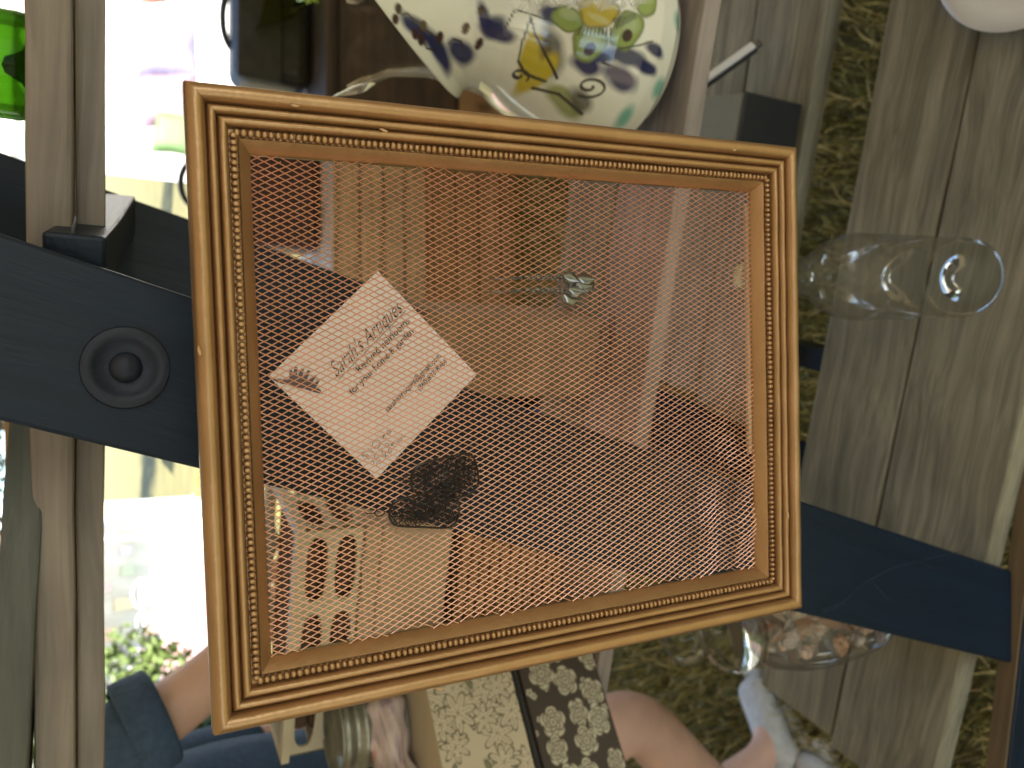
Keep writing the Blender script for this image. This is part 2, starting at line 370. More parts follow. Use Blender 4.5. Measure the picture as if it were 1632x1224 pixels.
# ================================================================== THE DISPLAY STAND
stand = empty('display_stand', (0, .6, 0), 'slatted A-frame display stand with navy legs and grey board shelves', 'display stand')
def plank(name, a, b, w, th, wd, m, wob=.0008, cuts=10, bevel=.0022): return board_between(name, a, b, w, th, wd, m, stand, bevel, wob, cuts)
# front leg, face towards us, leaning in its own upright plane
d = (Vector((-.233, .468, .590)) - Vector((.028, .458, 1.441))).normalized()
c0 = Vector((.028, .468, 1.441))
leg_top = c0 - d * .34; leg_bot = c0 + d * ((c0.z - .01) / -d.z)
front_leg = plank('leg', leg_top, leg_bot, .089, .020, (1, 0, 0), NAVY)
# the leg's twin at the back of the stand
q0, q1 = at_y(212, 320, .88), at_y(1050, 621, .90)
dd = (q1 - q0).normalized(); wv = Vector((-1, 0, 0)); wv = (wv - dd * wv.dot(dd)).normalized()
bc = q0 + wv * .0445
plank('leg', bc - dd * .40, bc + dd * ((bc.z - .01) / -dd.z), .089, .02, (1, 0, 0), NAVY)
# opposite pair of legs, leaning the other way, off to the right
for yy in (.50, .95):
    plank('leg', (1.02, yy, 1.75), (1.32, yy, .01), .089, .02, (1, 0, 0), NAVY)
# rail that ties front and back leg together under the top shelf
ra, rb = at_y(119, 372, .479) - Vector((.019, 0, 0)), at_y(189, 309, .868) - Vector((.019, 0, 0))
plank('cross_rail', ra, rb, .030, .036, (0, 0, 1), NAVY, cuts=4)
# pivot bolt with its painted washer
pb = at_y(200, 586, .4575)
bolt = MB(); Mf = Matrix.Translation(pb - stand.location) @ Matrix.Rotation(PI / 2, 4, 'X')
bolt.lathe([(.0205, -.002), (.0215, .0012), (.0210, .0026), (.0185, .0034), (.0150, .0030), (.0140, .0018), (.0085, .0016)], 40, Mf, cap1=True)
wsh = bolt.build('washer', IRON, stand, True); smooth_angle(wsh, 50)
bolt = MB(); bolt.lathe([(.0078, .0010), (.0080, .0034), (.0070, .0058), (.0045, .0074), (.0008, .0080)], 28, Mf)
smooth_angle(bolt.build('bolt_head', IRON, stand, True), 60)
SCR = mat('scuff', (.016, .030, .062), .7, 0, .3, 90)
for pts in (((1312, 975), (1345, 962), (1375, 930), (1420, 905), (1465, 892), (1530, 880)), ((1310, 978), (1330, 970), (1340, 960)), ((1392, 930), (1415, 955)), ((1470, 897), (1490, 905)), ((30, 432), (90, 440), (140, 452)), ((40, 662), (75, 668))):
    m = MB(); m.tube([at_y(x + random.uniform(-2, 2), y + random.uniform(-2, 2), .45815) - stand.location for x, y in pts], .00028, 4); m.build('scuff_mark', SCR, stand)
# top shelf: board with a batten below
sT = Vector((-.428, .085, 0)).normalized(); nT = Vector((sT.y, -sT.x, 0)) * 1.0
if nT.y < 0: nT = -nT
T0 = Vector((.208, .49, 0))
def tp(s, n, z): return T0 + sT * s + nT * n + Vector((0, 0, z))
plank('shelf_board', tp(-.75, .060, 1.4225), tp(.62, .060, 1.4225), .119, .0225, nT, MAUVE, .0010, 24, .003)
plank('shelf_board', tp(-.75, .184, 1.4225), tp(.62, .184, 1.4225), .119, .0225, nT, MAUVE, .0010, 24, .003)
plank('batten', tp(-.75, .040, 1.4025), tp(.50, .040, 1.4025), .0165, .030, (0, 0, 1), MAUVE, .0008, 18)
# middle shelf
ZA = .93
a0, a1 = at_z(1151, 0, ZA - .018), at_z(1045, 640, ZA - .018)
sA = (a1 - a0).normalized(); nA = Vector((sA.y, -sA.x, 0)); nA = nA if nA.y > 0 else -nA
A0 = Vector((a0.x, a0.y, 0)); SAL = (at_z(983, 1072, ZA - .018) - a0).dot(sA) + .25
def ap(s, n, z): return A0 + sA * s + nA * n + Vector((0, 0, z))
for n in (.046, .141):
    plank('shelf_board', ap(-.75, n, ZA - .009), ap(SAL, n, ZA - .009), .092, .018, nA, MAUVE if n < .1 else DECK, .0008, 20, .0018)
# lower deck: four boards with one wide gap
ZC = .60
sC = Vector((-.974, .225, 0)).normalized(); nC = Vector((.225, .974, 0)).normalized()
def cp(s, n, z): return sC * s + nC * n + Vector((0, 0, z))
for (n0, n1, s1) in ((.425, .5525, .585), (.5555, .672, .575), (.763, .885, .24), (.888, 1.010, .22)):
    plank('shelf_board', cp(-1.3, (n0 + n1) / 2, ZC - .015), cp(s1, (n0 + n1) / 2, ZC - .015), n1 - n0, .030, nC, DECK, .0010, 20, .003)
# cleats that carry the shelves
for (s, z, n0, n1) in ((.13, ZC - .056, .45, 1.02), (-1.1, ZC - .056, .40, 1.02)):
    plank('cleat', cp(s, n0, z), cp(s, n1, z), .05, .03, (0, 0, 1), NAVY, cuts=2)
for (s, z) in ((.44, ZA - .040), (-.7, ZA - .040)):
    plank('cleat', ap(s, -.02, z), ap(s, .33, z), .04, .03, (0, 0, 1), NAVY, cuts=2)
# front stretcher at the bottom
f0, f1 = at_z(1627, 690, .572), at_z(1569, 1224, .572)
fs = (f1 - f0).normalized(); fn = Vector((fs.y, -fs.x, 0)); fn = fn if fn.y < 0 else -fn
plank('stretcher', f0 - fs * .9 + fn * .012 - Vector((0, 0, .046)), f1 + fs * .12 + fn * .012 - Vector((0, 0, .046)), .09, .022, (0, 0, 1), NAVY, .0006, 12, .002)
WORN = wood('worn_edge', (.17, .12, .06), (.07, .05, .03), .7, 60, .6)
plank('worn_edge', f0 - fs * .9 + fn * .011 - Vector((0, 0, .0005)), f1 + fs * .12 + fn * .011 - Vector((0, 0, .0005)), .019, .003, (0, 1, 0), WORN, .0004, 12, .0008)

# ================================================================== THE GILT FRAME
FM = Matrix(((.99864948, .02788237, -.04383831), (-.02542205, .99812319, .05571197), (.04530942, -.05452227, .99748402))).to_4x4()
FM.translation = Vector((-.00488518, .31766377, 1.20972457)); FMi = FM.inverted()
FRONT = .0125
frame = empty('picture_frame', (0, 0, 0), 'ornate bronze gilt picture frame strung with copper wire mesh', 'picture frame', matrix=FM)
HW, HH = .1285, .1551; MW = .0246
def fl(px, py, h):
    """pixel -> frame-local point at height h above the frame's back"""
    o = FMi @ CAM; r = FMi.to_3x3() @ ray(px, py); return o + r * ((FRONT - h - o.y) / r.y)
prof = [(.0008, .0), (.0, .001), (.0, .0088)]
def bumpy(t0, t1, h0, h1, amp, n=9, p=.75):
    for i in range(n):
        q = i / (n - 1); prof.append((t0 + (t1 - t0) * (.5 - .5 * math.cos(q * PI)) , h0 + (h1 - h0) * q + amp * max(0, math.sin(q * PI)) ** p))
bumpy(.0002, .0074, .0092, .0096, .0052, 11, .7)
bumpy(.0078, .0114, .0090, .0088, .0032, 9)
bumpy(.0118, .0156, .0080, .0078, .0034, 9)
prof += [(.0160, .0066), (.0192, .0066)]
prof += [(.0194, .0074), (.0198, .0077), (.0204, .0072), (.0220, .0056), (.0234, .0038), (.0242, .0026), (.0246, .0018), (.0246, .0005), (.0242, .0)]
def inset(k, t):
    return ((-HW + t, HH - t), (HW - t, HH - t), (HW - t, -HH + t), (-HW + t, -HH + t))[k % 4]
for k in range(4):
    m = MB(); NS = 36; vs = []; fsx = []
    for i in range(NS + 1):
        q = i / NS
        for (t, h) in prof:
            a, b = inset(k, t), inset(k + 1, t)
            wv_ = .00012 * math.sin(q * 37 + k * 2 + t * 300)
            vs.append((a[0] + (b[0] - a[0]) * q, FRONT - h + wv_ * (h > .003), a[1] + (b[1] - a[1]) * q))
    n = len(prof)
    for i in range(NS):
        for j in range(n):
            fsx.append((i * n + j, (i + 1) * n + j, (i + 1) * n + (j + 1) % n, i * n + (j + 1) % n))
    fsx += [tuple(range(n)), tuple(NS * n + j for j in range(n - 1, -1, -1))]
    m.add(vs, fsx); o = m.build('moulding', GILT, frame); smooth_angle(o, 42)
# beading
bm_ = MB(); bm_.ball((0, 0, 0), (.00130, .0016, .00130), 12, 8); bm_.v = [tuple(math.copysign(abs(c / r) ** .78 * r, c) for c, r in zip(v, (.00130, .0016, .00130))) for v in bm_.v]; bead_me = bm_.mesh('bead', GILT, True)
BT = .0176; beads = []
bx, bz = HW - BT, HH - BT
nx, nz = round(2 * bx / .00268), round(2 * bz / .00268)
for i in range(nx):
    x = -bx + 2 * bx * (i + .5) / nx; beads += [(x, bz, 0), (x, -bz, 0)]
for i in range(nz):
    z = -bz + 2 * bz * (i + .5) / nz; beads += [(bx, z, 1), (-bx, z, 1)]
def cdist(b): return ((FM @ Vector((b[0], 0, b[1]))) - CAM).length
beads.sort(key=cdist)
rest = MB()
for i, (x, z, v) in enumerate(beads):
    jit = random.uniform(-.00012, .00012); y = FRONT - .0080 + random.uniform(-.00015, .00015)
    if i < 300:
        o = link(bpy.data.objects.new('bead', bead_me), frame); o.location = (x + jit * (1 - v), y, z + jit * v); s = random.uniform(.92, 1.06); o.scale = (s * (1.22 if v else .98), s, s * (.98 if v else 1.22))
    else:
        rest.ball((x, y, z), (.0013 * (1.2 if v else .96), .0016, .0013 * (.96 if v else 1.2)), 10, 6)
tag(rest.build('beading', GILT, frame, True), kind='stuff')
# nicks in the gilding
CHIP = mat('bare_wood_nick', (.50, .32, .17), .6, 0, .3, 300)
for (x, y, h, a_) in ((612, 208, .0108, .3), (398, 160, .0118, .2), (1172, 238, .0140, -.5), (470, 168, .0142, .1), (1196, 978, .0120, .1), (700, 1098, .0138, .4), (318, 560, .0140, 1.4), (1256, 820, .0140, 1.3)):
    m = MB(); m.ball((0, 0, 0), (.0022, .00022, .0006), 9, 5); m.v = [tuple(c * random.uniform(.7, 1.25) for c in v) for v in m.v]; o = m.build('nick', CHIP, frame, True); o.location = fl(x, y, h); o.rotation_euler = (0, a_ + PI / 2, 0)
# expanded copper mesh
OW, OH = HW - MW + .0012, HH - MW + .0012
def warp(x, z):
    g = math.exp(-((x + .078) ** 2 / .0011 + (z + .112) ** 2 / .0007)); g2 = math.exp(-((x + .03) ** 2 / .002 + (z + .118) ** 2 / .0005))
    e = math.exp(-((x - .09) ** 2 / .0006 + (z + .118) ** 2 / .0006)) * 0
    y = .0016 * math.sin(x * 28 + 1) * math.sin(z * 24) - .0024 * g * math.sin((x + z * .6) * 190) - .0014 * g2 * math.sin((x - z) * 150 + 1)
    dx = .0012 * g * math.sin(z * 230 + 1.0) + .0008 * g2 * math.sin(z * 200)
    dz = .0016 * g * math.sin(x * 180) + .0012 * g2 * math.sin(x * 160)
    return x + dx, y, z + dz
S = .00278; wires = MB()
for fam in (1, -1):
    dirv = Vector((fam * .4472, 0, -.8944)); perp = Vector((fam * .8944, 0, .4472)) if fam == 1 else Vector((-.8944, 0, .4472))
    tau = math.radians(34 if fam == 1 else -26)
    U = perp * math.cos(tau) + Vector((0, math.sin(tau), 0)); V = dirv.cross(U).normalized()
    hw, ht = (.00020, .00013)
    for k in range(-75, 76):
        pts = []
        z = -OH
        for i in range(41):
            z = OH - 2 * OH * i / 40; x = k * S - fam * (z) * .5
            if abs(x) <= OW: pts.append((x, z))
        if len(pts) < 2: continue
        P3 = []
        for i, (x, z) in enumerate(pts):
            X, Y, Z = warp(x, z); P3.append(Vector((X + .00013 * math.sin(z * 61 + k * 1.7) + .00007 * math.sin(z * 190 + k * 2.9), FRONT - .0021 + Y * .5 - (.00012 if fam == 1 else -.00012), Z)))
        vs = []; fsx = []
        for p in P3: vs += [p + U * hw + V * ht, p - U * hw + V * ht, p - U * hw - V * ht, p + U * hw - V * ht]
        for i in range(len(P3) - 1):
            for j in range(4): fsx.append((i * 4 + j, i * 4 + (j + 1) % 4, i * 4 + 4 + (j + 1) % 4, i * 4 + 4 + j))
        wires.add(vs, fsx)
tag(wires.build('wire_mesh', COPPER, frame), kind='stuff')
st = MB(); st.box((-.04, FRONT - .0012, -HH + MW - .001), (.098, FRONT + .0006, -HH + MW + .0022)); st.build('backing_strip', PALEW, frame)
# hanging wire on the frame's back and the hook arm it hangs from
hk = at_y(352, 626, .458); hk.y = .458
hend = Vector((hk.x, .352, hk.z + .004)); hl = FMi @ hend
hw_ = MB(); hw_.tube([(-.085, FRONT + .001, HH - .012), (-.06, FRONT + .004, HH - .009), (hl.x, hl.y, hl.z), (.06, FRONT + .004, HH - .009), (.085, FRONT + .001, HH - .012)], .0007, 6)
hw_.build('hanging_wire', SILVER, frame, True)
ha = MB(); L_ = lambda p: Vector(p) - stand.location
ha.tube([L_((hk.x, .460, hk.z)), L_((hk.x, .40, hk.z - .002)), L_((hk.x, .355, hk.z - .002)), L_((hk.x, .349, hk.z + .003)), L_((hk.x, .348, hk.z + .010))], .002, 8)
ha.build('hook', IRON, stand, True)

# ================================================================== CARD BEHIND THE MESH
cL, cT, cR, cB = (fl(*p, .0004) for p in ((428, 600), (602, 432), (760, 597), (600, 763)))
ex = (cT - cL); eyv = (cB - cL)
def card_pt(a, b, off=0): return cL + ex * a + eyv * b + Vector((0, off, 0))
def sq(pts, y0, y1, mb):
    n = len(pts); vs = [Vector((p.x, y0, p.z)) for p in pts] + [Vector((p.x, y1, p.z)) for p in pts]
    mb.add(vs, [tuple(range(n)), tuple(range(2 * n - 1, n - 1, -1))] + [(i, (i + 1) % n, n + (i + 1) % n, n + i) for i in range(n)])
m = MB(); yc = cL.y; vs = []; NN = 10
for s in (0, .00035):
    for j in range(NN + 1):
        for i in range(NN + 1):
            p = cL.lerp(cT, i / NN).lerp(cB.lerp(cR, i / NN), j / NN); vs.append((p.x, yc + s + .0006 * math.sin(i * .3) * math.sin(j * .25), p.z))
K = (NN + 1) ** 2; fsx = []
for j in range(NN):
    for i in range(NN):
        k = j * (NN + 1) + i; fsx += [(k, k + 1, k + NN + 2, k + NN + 1), (K + k + NN + 1, K + k + NN + 2, K + k + 1, K + k)]
m.add(vs, fsx); card = m.build('business_card', PAPER, None, True); card.matrix_world = FM
tag(card, 'square white card with printed lettering behind the copper mesh', 'card')
def text_pts(body, shear=0, wt=0):
    cu = bpy.data.curves.new('t', 'FONT'); cu.body = body; cu.shear = shear; cu.offset = wt; cu.resolution_u = 3; ob = bpy.data.objects.new('t', cu); COL.objects.link(ob)
    dg = bpy.context.evaluated_depsgraph_get(); me = bpy.data.meshes.new_from_object(ob.evaluated_get(dg))
    vs = [tuple(v.co) for v in me.vertices]; fs_ = [tuple(p.vertices) for p in me.polygons]
    bpy.data.objects.remove(ob); bpy.data.curves.remove(cu); bpy.data.meshes.remove(me); return vs, fs_
def card_y(a, b): return -.0005 + .0006 * math.sin(a * NN * .3) * math.sin(b * NN * .25)
def put_text(body, a0, a1, b, hscale=1.0, shear=0, wt=0):
    vs, f = text_pts(body, shear, wt); xs_ = [v[0] for v in vs]; w = max(xs_) - min(xs_); sc = (a1 - a0) / w
    mb = MB(); mb.add([card_pt(a0 + (v[0] - min(xs_)) * sc, b - v[1] * sc * hscale, card_y(a0, b)) for v in vs], f)
    mb.build('print', INK, card)
put_text("Sarah's Artiques", .30, .955, .315, 1.5, .6, -.010)
put_text('Revived heirlooms', .43, .925, .405, 1.1, 0, .006)
put_text('for your home & garden', .29, .89, .475, 1.1, 0, .006)
put_text('sarahsartiques@gmail.com', .373, .914, .735, 1.15, 0, .004)
put_text('(860)893-8984', .635, .918, .795, 1.1, 0, .004)
# rule under the name, pencilled price, and the dark seed-head shape in the corner
def stroke(pts, r, name='pencil_mark', mtl=None):
    mb = MB(); mb.tube([card_pt(a, b, card_y(a, b)) for a, b in pts], r, 4); return mb.build(name, mtl or INK, card)
stroke([(.30, .335), (.955, .325)], .00012, 'rule')
PENCIL = mat('pencil', (.12, .10, .10), .6, 0, .1)
def curve(cx, cy, rx, ry, t0, t1, n=10): return [(cx + rx * math.cos(t0 + (t1 - t0) * i / n), cy + ry * math.sin(t0 + (t1 - t0) * i / n)) for i in range(n + 1)]
for P in ([(.075, .80)] + curve(.06, .815, .015, .012, -.3, -PI * 1.3, 6) + curve(.06, .84, .015, .013, -1.2, PI * .9, 6), [(.06, .79), (.06, .865)],
          [(.105, .80), (.115, .86)], curve(.165, .83, .03, .026, 0, 2 * PI, 14),
          [(.22, .835), (.25, .83)] + curve(.24, .838, .013, .012, -.6, -5.2, 8), curve(.282, .835, .013, .013, 0, 2 * PI, 8) + [(.296, .85)],
          [(.05, .885), (.075, .90), (.055, .915)], curve(.11, .89, .018, .016, .5, 5.5, 8), [(.15, .87), (.17, .905)], [(.172, .872), (.15, .905)],
          curve(.21, .89, .014, .013, 0, 2 * PI, 8), [(.06, .94), (.08, .92), (.09, .945), (.11, .92)], [(.14, .92), (.165, .95)], [(.165, .92), (.14, .95)],
          curve(.20, .932, .014, .013, .6, 5.6, 8), [(.235, .90), (.24, .945)], [(.225, .915), (.255, .912)], [(.275, .92), (.278, .945)], curve(.30, .932, .013, .012, 0, 2 * PI, 8), [(.335, .915), (.325, .93), (.34, .945)]):
    stroke(P, .00013, 'pencil_mark', PENCIL)
DARKSHAPE = mat('dark_shape', (.13, .10, .11), .7, 0, .2, 60)
def blob(pts, mtl=DARKSHAPE):
    mb = MB(); n = len(pts); mb.add([card_pt(a, b, card_y(a, b) - .00003) for a, b in pts], [tuple(range(n))]); return mb.build('print', mtl, card)  # flat dark shape on the card
def px2ab(x, y):
    X, Y = x - 428, y - 600; dt = 174 * 163 + 168 * 172; return ((X * 163 - Y * 172) / dt, (174 * Y + 168 * X) / dt)
blob([px2ab(*p) for p in ((431, 602), (448, 604), (463, 606), (463, 612), (448, 611), (436, 606))])
blob([px2ab(*p) for p in ((458, 604), (466, 597), (476, 600), (490, 610), (508, 620), (511, 627), (498, 624), (480, 618), (466, 616), (458, 612))])
for (x0, y0, x1, y1) in ((466, 602, 470, 585), (474, 602, 480, 587), (481, 605, 490, 590), (488, 610, 500, 598), (496, 614, 505, 605), (462, 606, 462, 590)):
    blob([px2ab(*p) for p in ((x0 - 3, y0), (x1 - 2, y1), (x1 + 2, y1 + 1), (x0 + 5, y0 + 2))])

# ================================================================== EARRINGS
# two chain-and-petal drops
links_me = MB(); links_me.tube([(.0011 * math.cos(t), 0, .0017 * math.sin(t)) for t in np.linspace(0, 2 * PI, 9)[:-1]], .00022, 5, True); link_me = links_me.mesh('chain_link', SILVER, True)
for (hook, mid, ends, petals, lab) in (
    ((790, 445), (838, 443), ((905, 440), (915, 446)), ((908, 439, 20, -8), (932, 444, 8, 15), (928, 452, 16, 25)), 'dark silver chain drop earring with pointed petals hooked in the mesh'),
    ((785, 466), (838, 463), ((900, 462), (898, 466)), ((916, 461, 10, 10), (908, 471, 28, 40), (935, 464, -15, 70)), 'dark silver chain drop earring with round curled petals hooked in the mesh')):
    e = empty('chain_earring', (0, 0, 0), lab, 'earring', 'earrings on the copper mesh', matrix=FM)
    a = fl(*hook, .0036); b = fl(*mid, .0044)
    mb = MB(); cpt = [a + Vector((.0005, .003, .001)), a + Vector((0, .001, .0028)), a + Vector((0, -.0004, .0030)), a + (b - a) * .3, a + (b - a) * .75, b]
    mb.tube(cpt, .00028, 6); mb.build('ear_hook', SILVER, e, True)
    mb = MB(); coil = [a.lerp(b, .55 + .3 * i / 40) + Vector((.0007 * math.cos(i * 1.3), .0007 * math.sin(i * 1.3), 0)) for i in range(41)]; mb.tube(coil, .0002, 4); mb.build('coil', SILVER, e, True)
    for en in ends:
        c = fl(*en, .0044); n = max(6, int((c - b).length / .0026)); dz = (c - b).normalized()
        base = Vector((0, 0, 1)).rotation_difference(dz).to_matrix().to_4x4()
        for i in range(n):
            o = link(bpy.data.objects.new('chain_link', link_me), e); M = Matrix.Translation(b.lerp(c, (i + .5) / n)) @ base @ Matrix.Rotation(PI / 2 * (i % 2) + .4, 4, 'Z'); o.matrix_basis = M
    for (px, py, tilt, roll) in petals:
        c = fl(px, py, .0056); mb = MB(); vs = []; fsx = []; nu, nv = 12, 7
        for j in range(nv + 1):
            q = j / nv; w = .0034 * math.sin(PI * min(1, q * .86 + .1)) ** .8
            for i in range(nu + 1):
                u = i / nu * 2 - 1; vs.append((u * w, -.0016 * (1 - u * u) - .0012 * q * q, -q * .0085))
        for j in range(nv):
            for i in range(nu): k = j * (nu + 1) + i; fsx.append((k, k + 1, k + nu + 2, k + nu + 1))
        n0 = len(vs); vs += [(x, y + .0003, z) for x, y, z in vs]; fsx += [tuple(n0 + i for i in reversed(f)) for f in fsx]
        mb.add(vs, fsx); o = mb.build('petal', SILVER, e, True); o.matrix_basis = Matrix.Translation(c + Vector((0, 0, .004))) @ Matrix.Rotation(math.radians(tilt), 4, 'Y') @ Matrix.Rotation(math.radians(roll), 4, 'Z')
# two black filigree drops
for (poly, loop, hgt, lab) in (
    ([(655, 766), (660, 748), (676, 738), (720, 727), (745, 723), (757, 734), (763, 765), (758, 778), (742, 790), (700, 792), (668, 786), (657, 778)], (650, 763), .0044, 'black filigree wire earring, the one just below the white card'),
    ([(620, 818), (624, 806), (634, 797), (680, 786), (716, 779), (727, 792), (732, 812), (727, 832), (712, 841), (670, 840), (634, 838), (623, 830)], (605, 817), .0060, 'black filigree wire earring overlapping the lower edge of its twin')):
    e = empty('filigree_earring', (0, 0, 0), lab, 'earring', 'earrings on the copper mesh', matrix=FM)
    pts = [fl(*p, hgt) for p in poly]; cen = sum(pts, Vector()) / len(pts)
    def cr_(P, n=5):
        out = []; N_ = len(P)
        for i in range(N_):
            p0, p1, p2, p3 = P[i - 1], P[i], P[(i + 1) % N_], P[(i + 2) % N_]
            for k in range(n):
                t = k / n; out.append(.5 * ((2 * p1) + (p2 - p0) * t + (2 * p0 - 5 * p1 + 4 * p2 - p3) * t * t + (3 * p1 - p0 - 3 * p2 + p3) * t ** 3))
        return out
    ring = cr_(pts); mb = MB(); mb.tube(ring, .00050, 6, True)
    mb.tube([cen + (p - cen) * .985 + Vector((0, -.0009, 0)) for p in ring], .00035, 5, True); mb.build('rim', BLACKWIRE, e, True)
    def inside(x, z):
        r = False; n = len(ring)
        for i in range(n):
            a, b = ring[i], ring[i - 1]
            if (a.z > z) != (b.z > z) and x < (b.x - a.x) * (z - a.z) / (b.z - a.z) + a.x: r = not r
        return r
    mb = MB(); cnt = 0; xs_ = [p.x for p in ring]; zs_ = [p.z for p in ring]
    while cnt < 170:
        x, z = random.uniform(min(xs_), max(xs_)), random.uniform(min(zs_), max(zs_))
        if not inside(x, z): continue
        r = random.uniform(.0010, .0024); t0 = random.uniform(0, 6.28); sp = random.uniform(3, 6); y = cen.y + random.uniform(-.0012, .0010)
        P = [Vector((x + r * math.cos(t0 + sp * i / 6), y + random.uniform(-.0003, .0003), z + r * math.sin(t0 + sp * i / 6))) for i in range(7)]
        if all(inside(p.x, p.z) for p in P): mb.tube(P, .00019, 4); cnt += 1
    for turns, c in ((3.2, cen + (pts[6] - cen) * .3),):
        mb.tube([c + Vector((.0009 * t / 2 * math.cos(t), -.0016, .0009 * t / 2 * math.sin(t))) for t in np.linspace(.5, turns * 2 * PI * .35, 30)], .00022, 4)
    tag(mb.build('filigree', BLACKWIRE, e, True), kind='stuff')
    lp = fl(*loop, hgt); mb = MB(); mb.tube([lp + Vector((.0016 * math.cos(t), 0, .0022 * math.sin(t) )) for t in np.linspace(0, 2 * PI, 11)[:-1]], .0003, 5, True)
    mb.tube([lp + Vector((0, 0, .002)), lp + Vector((0, .001, .005)), lp + Vector((.0005, .0035, .006))], .00028, 5); mb.build('loop', BLACKWIRE, e, True)

# ================================================================== THINGS ON THE SHELVES
# clear bottle on the lower deck
def bottle(name, loc, R, H, m, label, cat='bottle', lean=0):
    w = .0028
    out = [(R * .30, .010), (R * .62, .004), (R * .86, 0), (R * .97, .004), (R, .012), (R, H * .52), (R * 1.0, H * .56), (R * .93, H * .62), (R * .72, H * .68), (R * .50, H * .73), (R * .40, H * .79), (R * .37, H * .93), (R * .44, H * .935), (R * .45, H * .965), (R * .40, H * .97), (R * .38, H)]
    inn = [(max(.001, r - w), max(z, .012) + .001) for r, z in reversed(out)]; inn[0] = (out[-1][0] - .003, H)
    inn[-1] = (R * .1, .026); inn[-2] = (R * .5, .018)
    mb = MB(); mb.lathe([(.0005, .022), (R * .15, .020)] + out + [(R * .30, H), (R * .29, H * .93), (R * .30, H * .8)], 64, cap0=False, cap1=False)
    e = empty(name, loc, label, cat, rot=(0, lean, 0)); o = mb.build('body', m, e, True, weld=True)
    rg = MB()
    for z in (H * .545, H * .56): rg.tube([((R + .0002) * math.cos(t), (R + .0002) * math.sin(t), z) for t in np.linspace(0, 2 * PI, 65)[:-1]], .0005, 5, True)
    rg.build('moulded_ring', m, e, True)
    return e
pbt = at_z(1590, 440, ZC); bottle('glass_bottle', (pbt.x + .002, pbt.y + .030, ZC + .001), .0405, .31, GLASS, 'empty clear glass bottle on the lower deck beside the gilt frame', lean=-.06)
pgb = tp(.02, .15, 1.4338); pgx = at_y(20, 105, pgb.y); bottle('glass_bottle', (pgx.x, pgb.y, 1.4348), .036, .29, GREENG, 'dark green glass bottle standing on the top shelf')

# jar of shells
pj = at_z(1415, 968, ZC); JX, JY, JZ = pj.x, pj.y + .02, ZC + .001
jar = empty('shell_jar', (JX, JY, JZ), 'clear glass jar with knob lid standing full of seashells', 'jar', rot=(0, 0, 0))
mb = MB(); R = .056
out = [(.020, .004), (.034, 0), (.042, .006), (R * .92, .035), (R, .085), (R * .97, .13), (R * .82, .170), (.035, .188), (.034, .205), (.039, .208), (.039, .214)]
inn = [(.035, .214), (.031, .204), (.032, .188), (R * .82 - .003, .167), (R * .97 - .003, .13), (R - .003, .085), (R * .92 - .003, .037), (.039, .010), (.02, .008)]
mb.lathe([(.0005, .006)] + out + [(.035, .214), (.034, .200)], 56, cap0=False, cap1=False)
mb.build('body', GLASS, jar, True, weld=True)
mb = MB(); mb.lathe([(.0, .216), (.041, .216), (.043, .222), (.040, .229), (.026, .236), (.015, .243), (.013, .252), (.020, .262), (.026, .276), (.023, .290), (.012, .298), (.0, .299)], 48, cap0=False, cap1=False); mb.build('lid', GLASS, jar, True, weld=True)
SHM = [mat('shell_%s' % i, c, .45, 0, .35, 60, (1, 1, 4), .2) for i, c in enumerate(((.62, .52, .40), (.55, .36, .24), (.70, .66, .60), (.56, .50, .44), (.66, .50, .40), (.44, .38, .33)))]
shell_mes = []
for m_ in SHM:
    mb = MB(); n = 26; pts = []; rs = []
    for i in range(n):
        t = i / (n - 1); a = t * 4.2 * PI; rr = .0075 * t ** 1.3; pts.append((rr * math.cos(a), rr * math.sin(a), .018 * (1 - t) ** .9)); rs.append(.0006 + .0062 * t ** 1.3)
    mb.tube(pts, rs, 8); shell_mes.append(mb.mesh('seashell', m_, True))
    mb = MB(); vs = []; fsx = []; nu, nv = 18, 6
    for j in range(nv + 1):
        q = j / nv
        for i in range(nu + 1):
            a = (i / nu - .5) * 2.2; rr = .021 * q * (1 + .05 * (i % 2) * q); vs.append((rr * math.sin(a), -.007 * math.sin(q * PI * .6) * (1 - (a / 1.3) ** 2 * .6), rr * math.cos(a)))
    for j in range(nv):
        for i in range(nu): k = j * (nu + 1) + i; fsx.append((k, k + 1, k + nu + 2, k + nu + 1))
    n0 = len(vs); vs += [(x, y + .0012, z) for x, y, z in vs]; fsx += [tuple(n0 + i for i in reversed(f)) for f in fsx]
    mb.add(vs, fsx); shell_mes.append(mb.mesh('seashell', m_, True))
placed = []
tries = 0
while len(placed) < 95 and tries < 9000:
    tries += 1
    z = random.uniform(.020, .172); rmax = np.interp(z, [.01, .035, .085, .13, .175], [.033, .045, .050, .048, .034]) - .008
    r = rmax * math.sqrt(random.random()); a = random.uniform(0, 2 * PI); p = Vector((r * math.cos(a), r * math.sin(a), z))
    if all((p - q).length > .0145 for q in placed):
        placed.append(p); si = random.randrange(len(shell_mes)); o = link(bpy.data.objects.new('seashell', shell_mes[si])); o.location = p + Vector((JX, JY, JZ)); o.rotation_euler = [random.uniform(0, 6.28) for _ in range(3)]; s = random.uniform(.6, .8); o.scale = (s, s, s)
        tag(o, '%s %s shell packed inside the clear glass jar' % (('cream', 'rust brown', 'white', 'grey', 'peach', 'dark grey')[si // 2], ('coiled', 'fan shaped')[si % 2]), 'seashell', 'seashells in the jar')

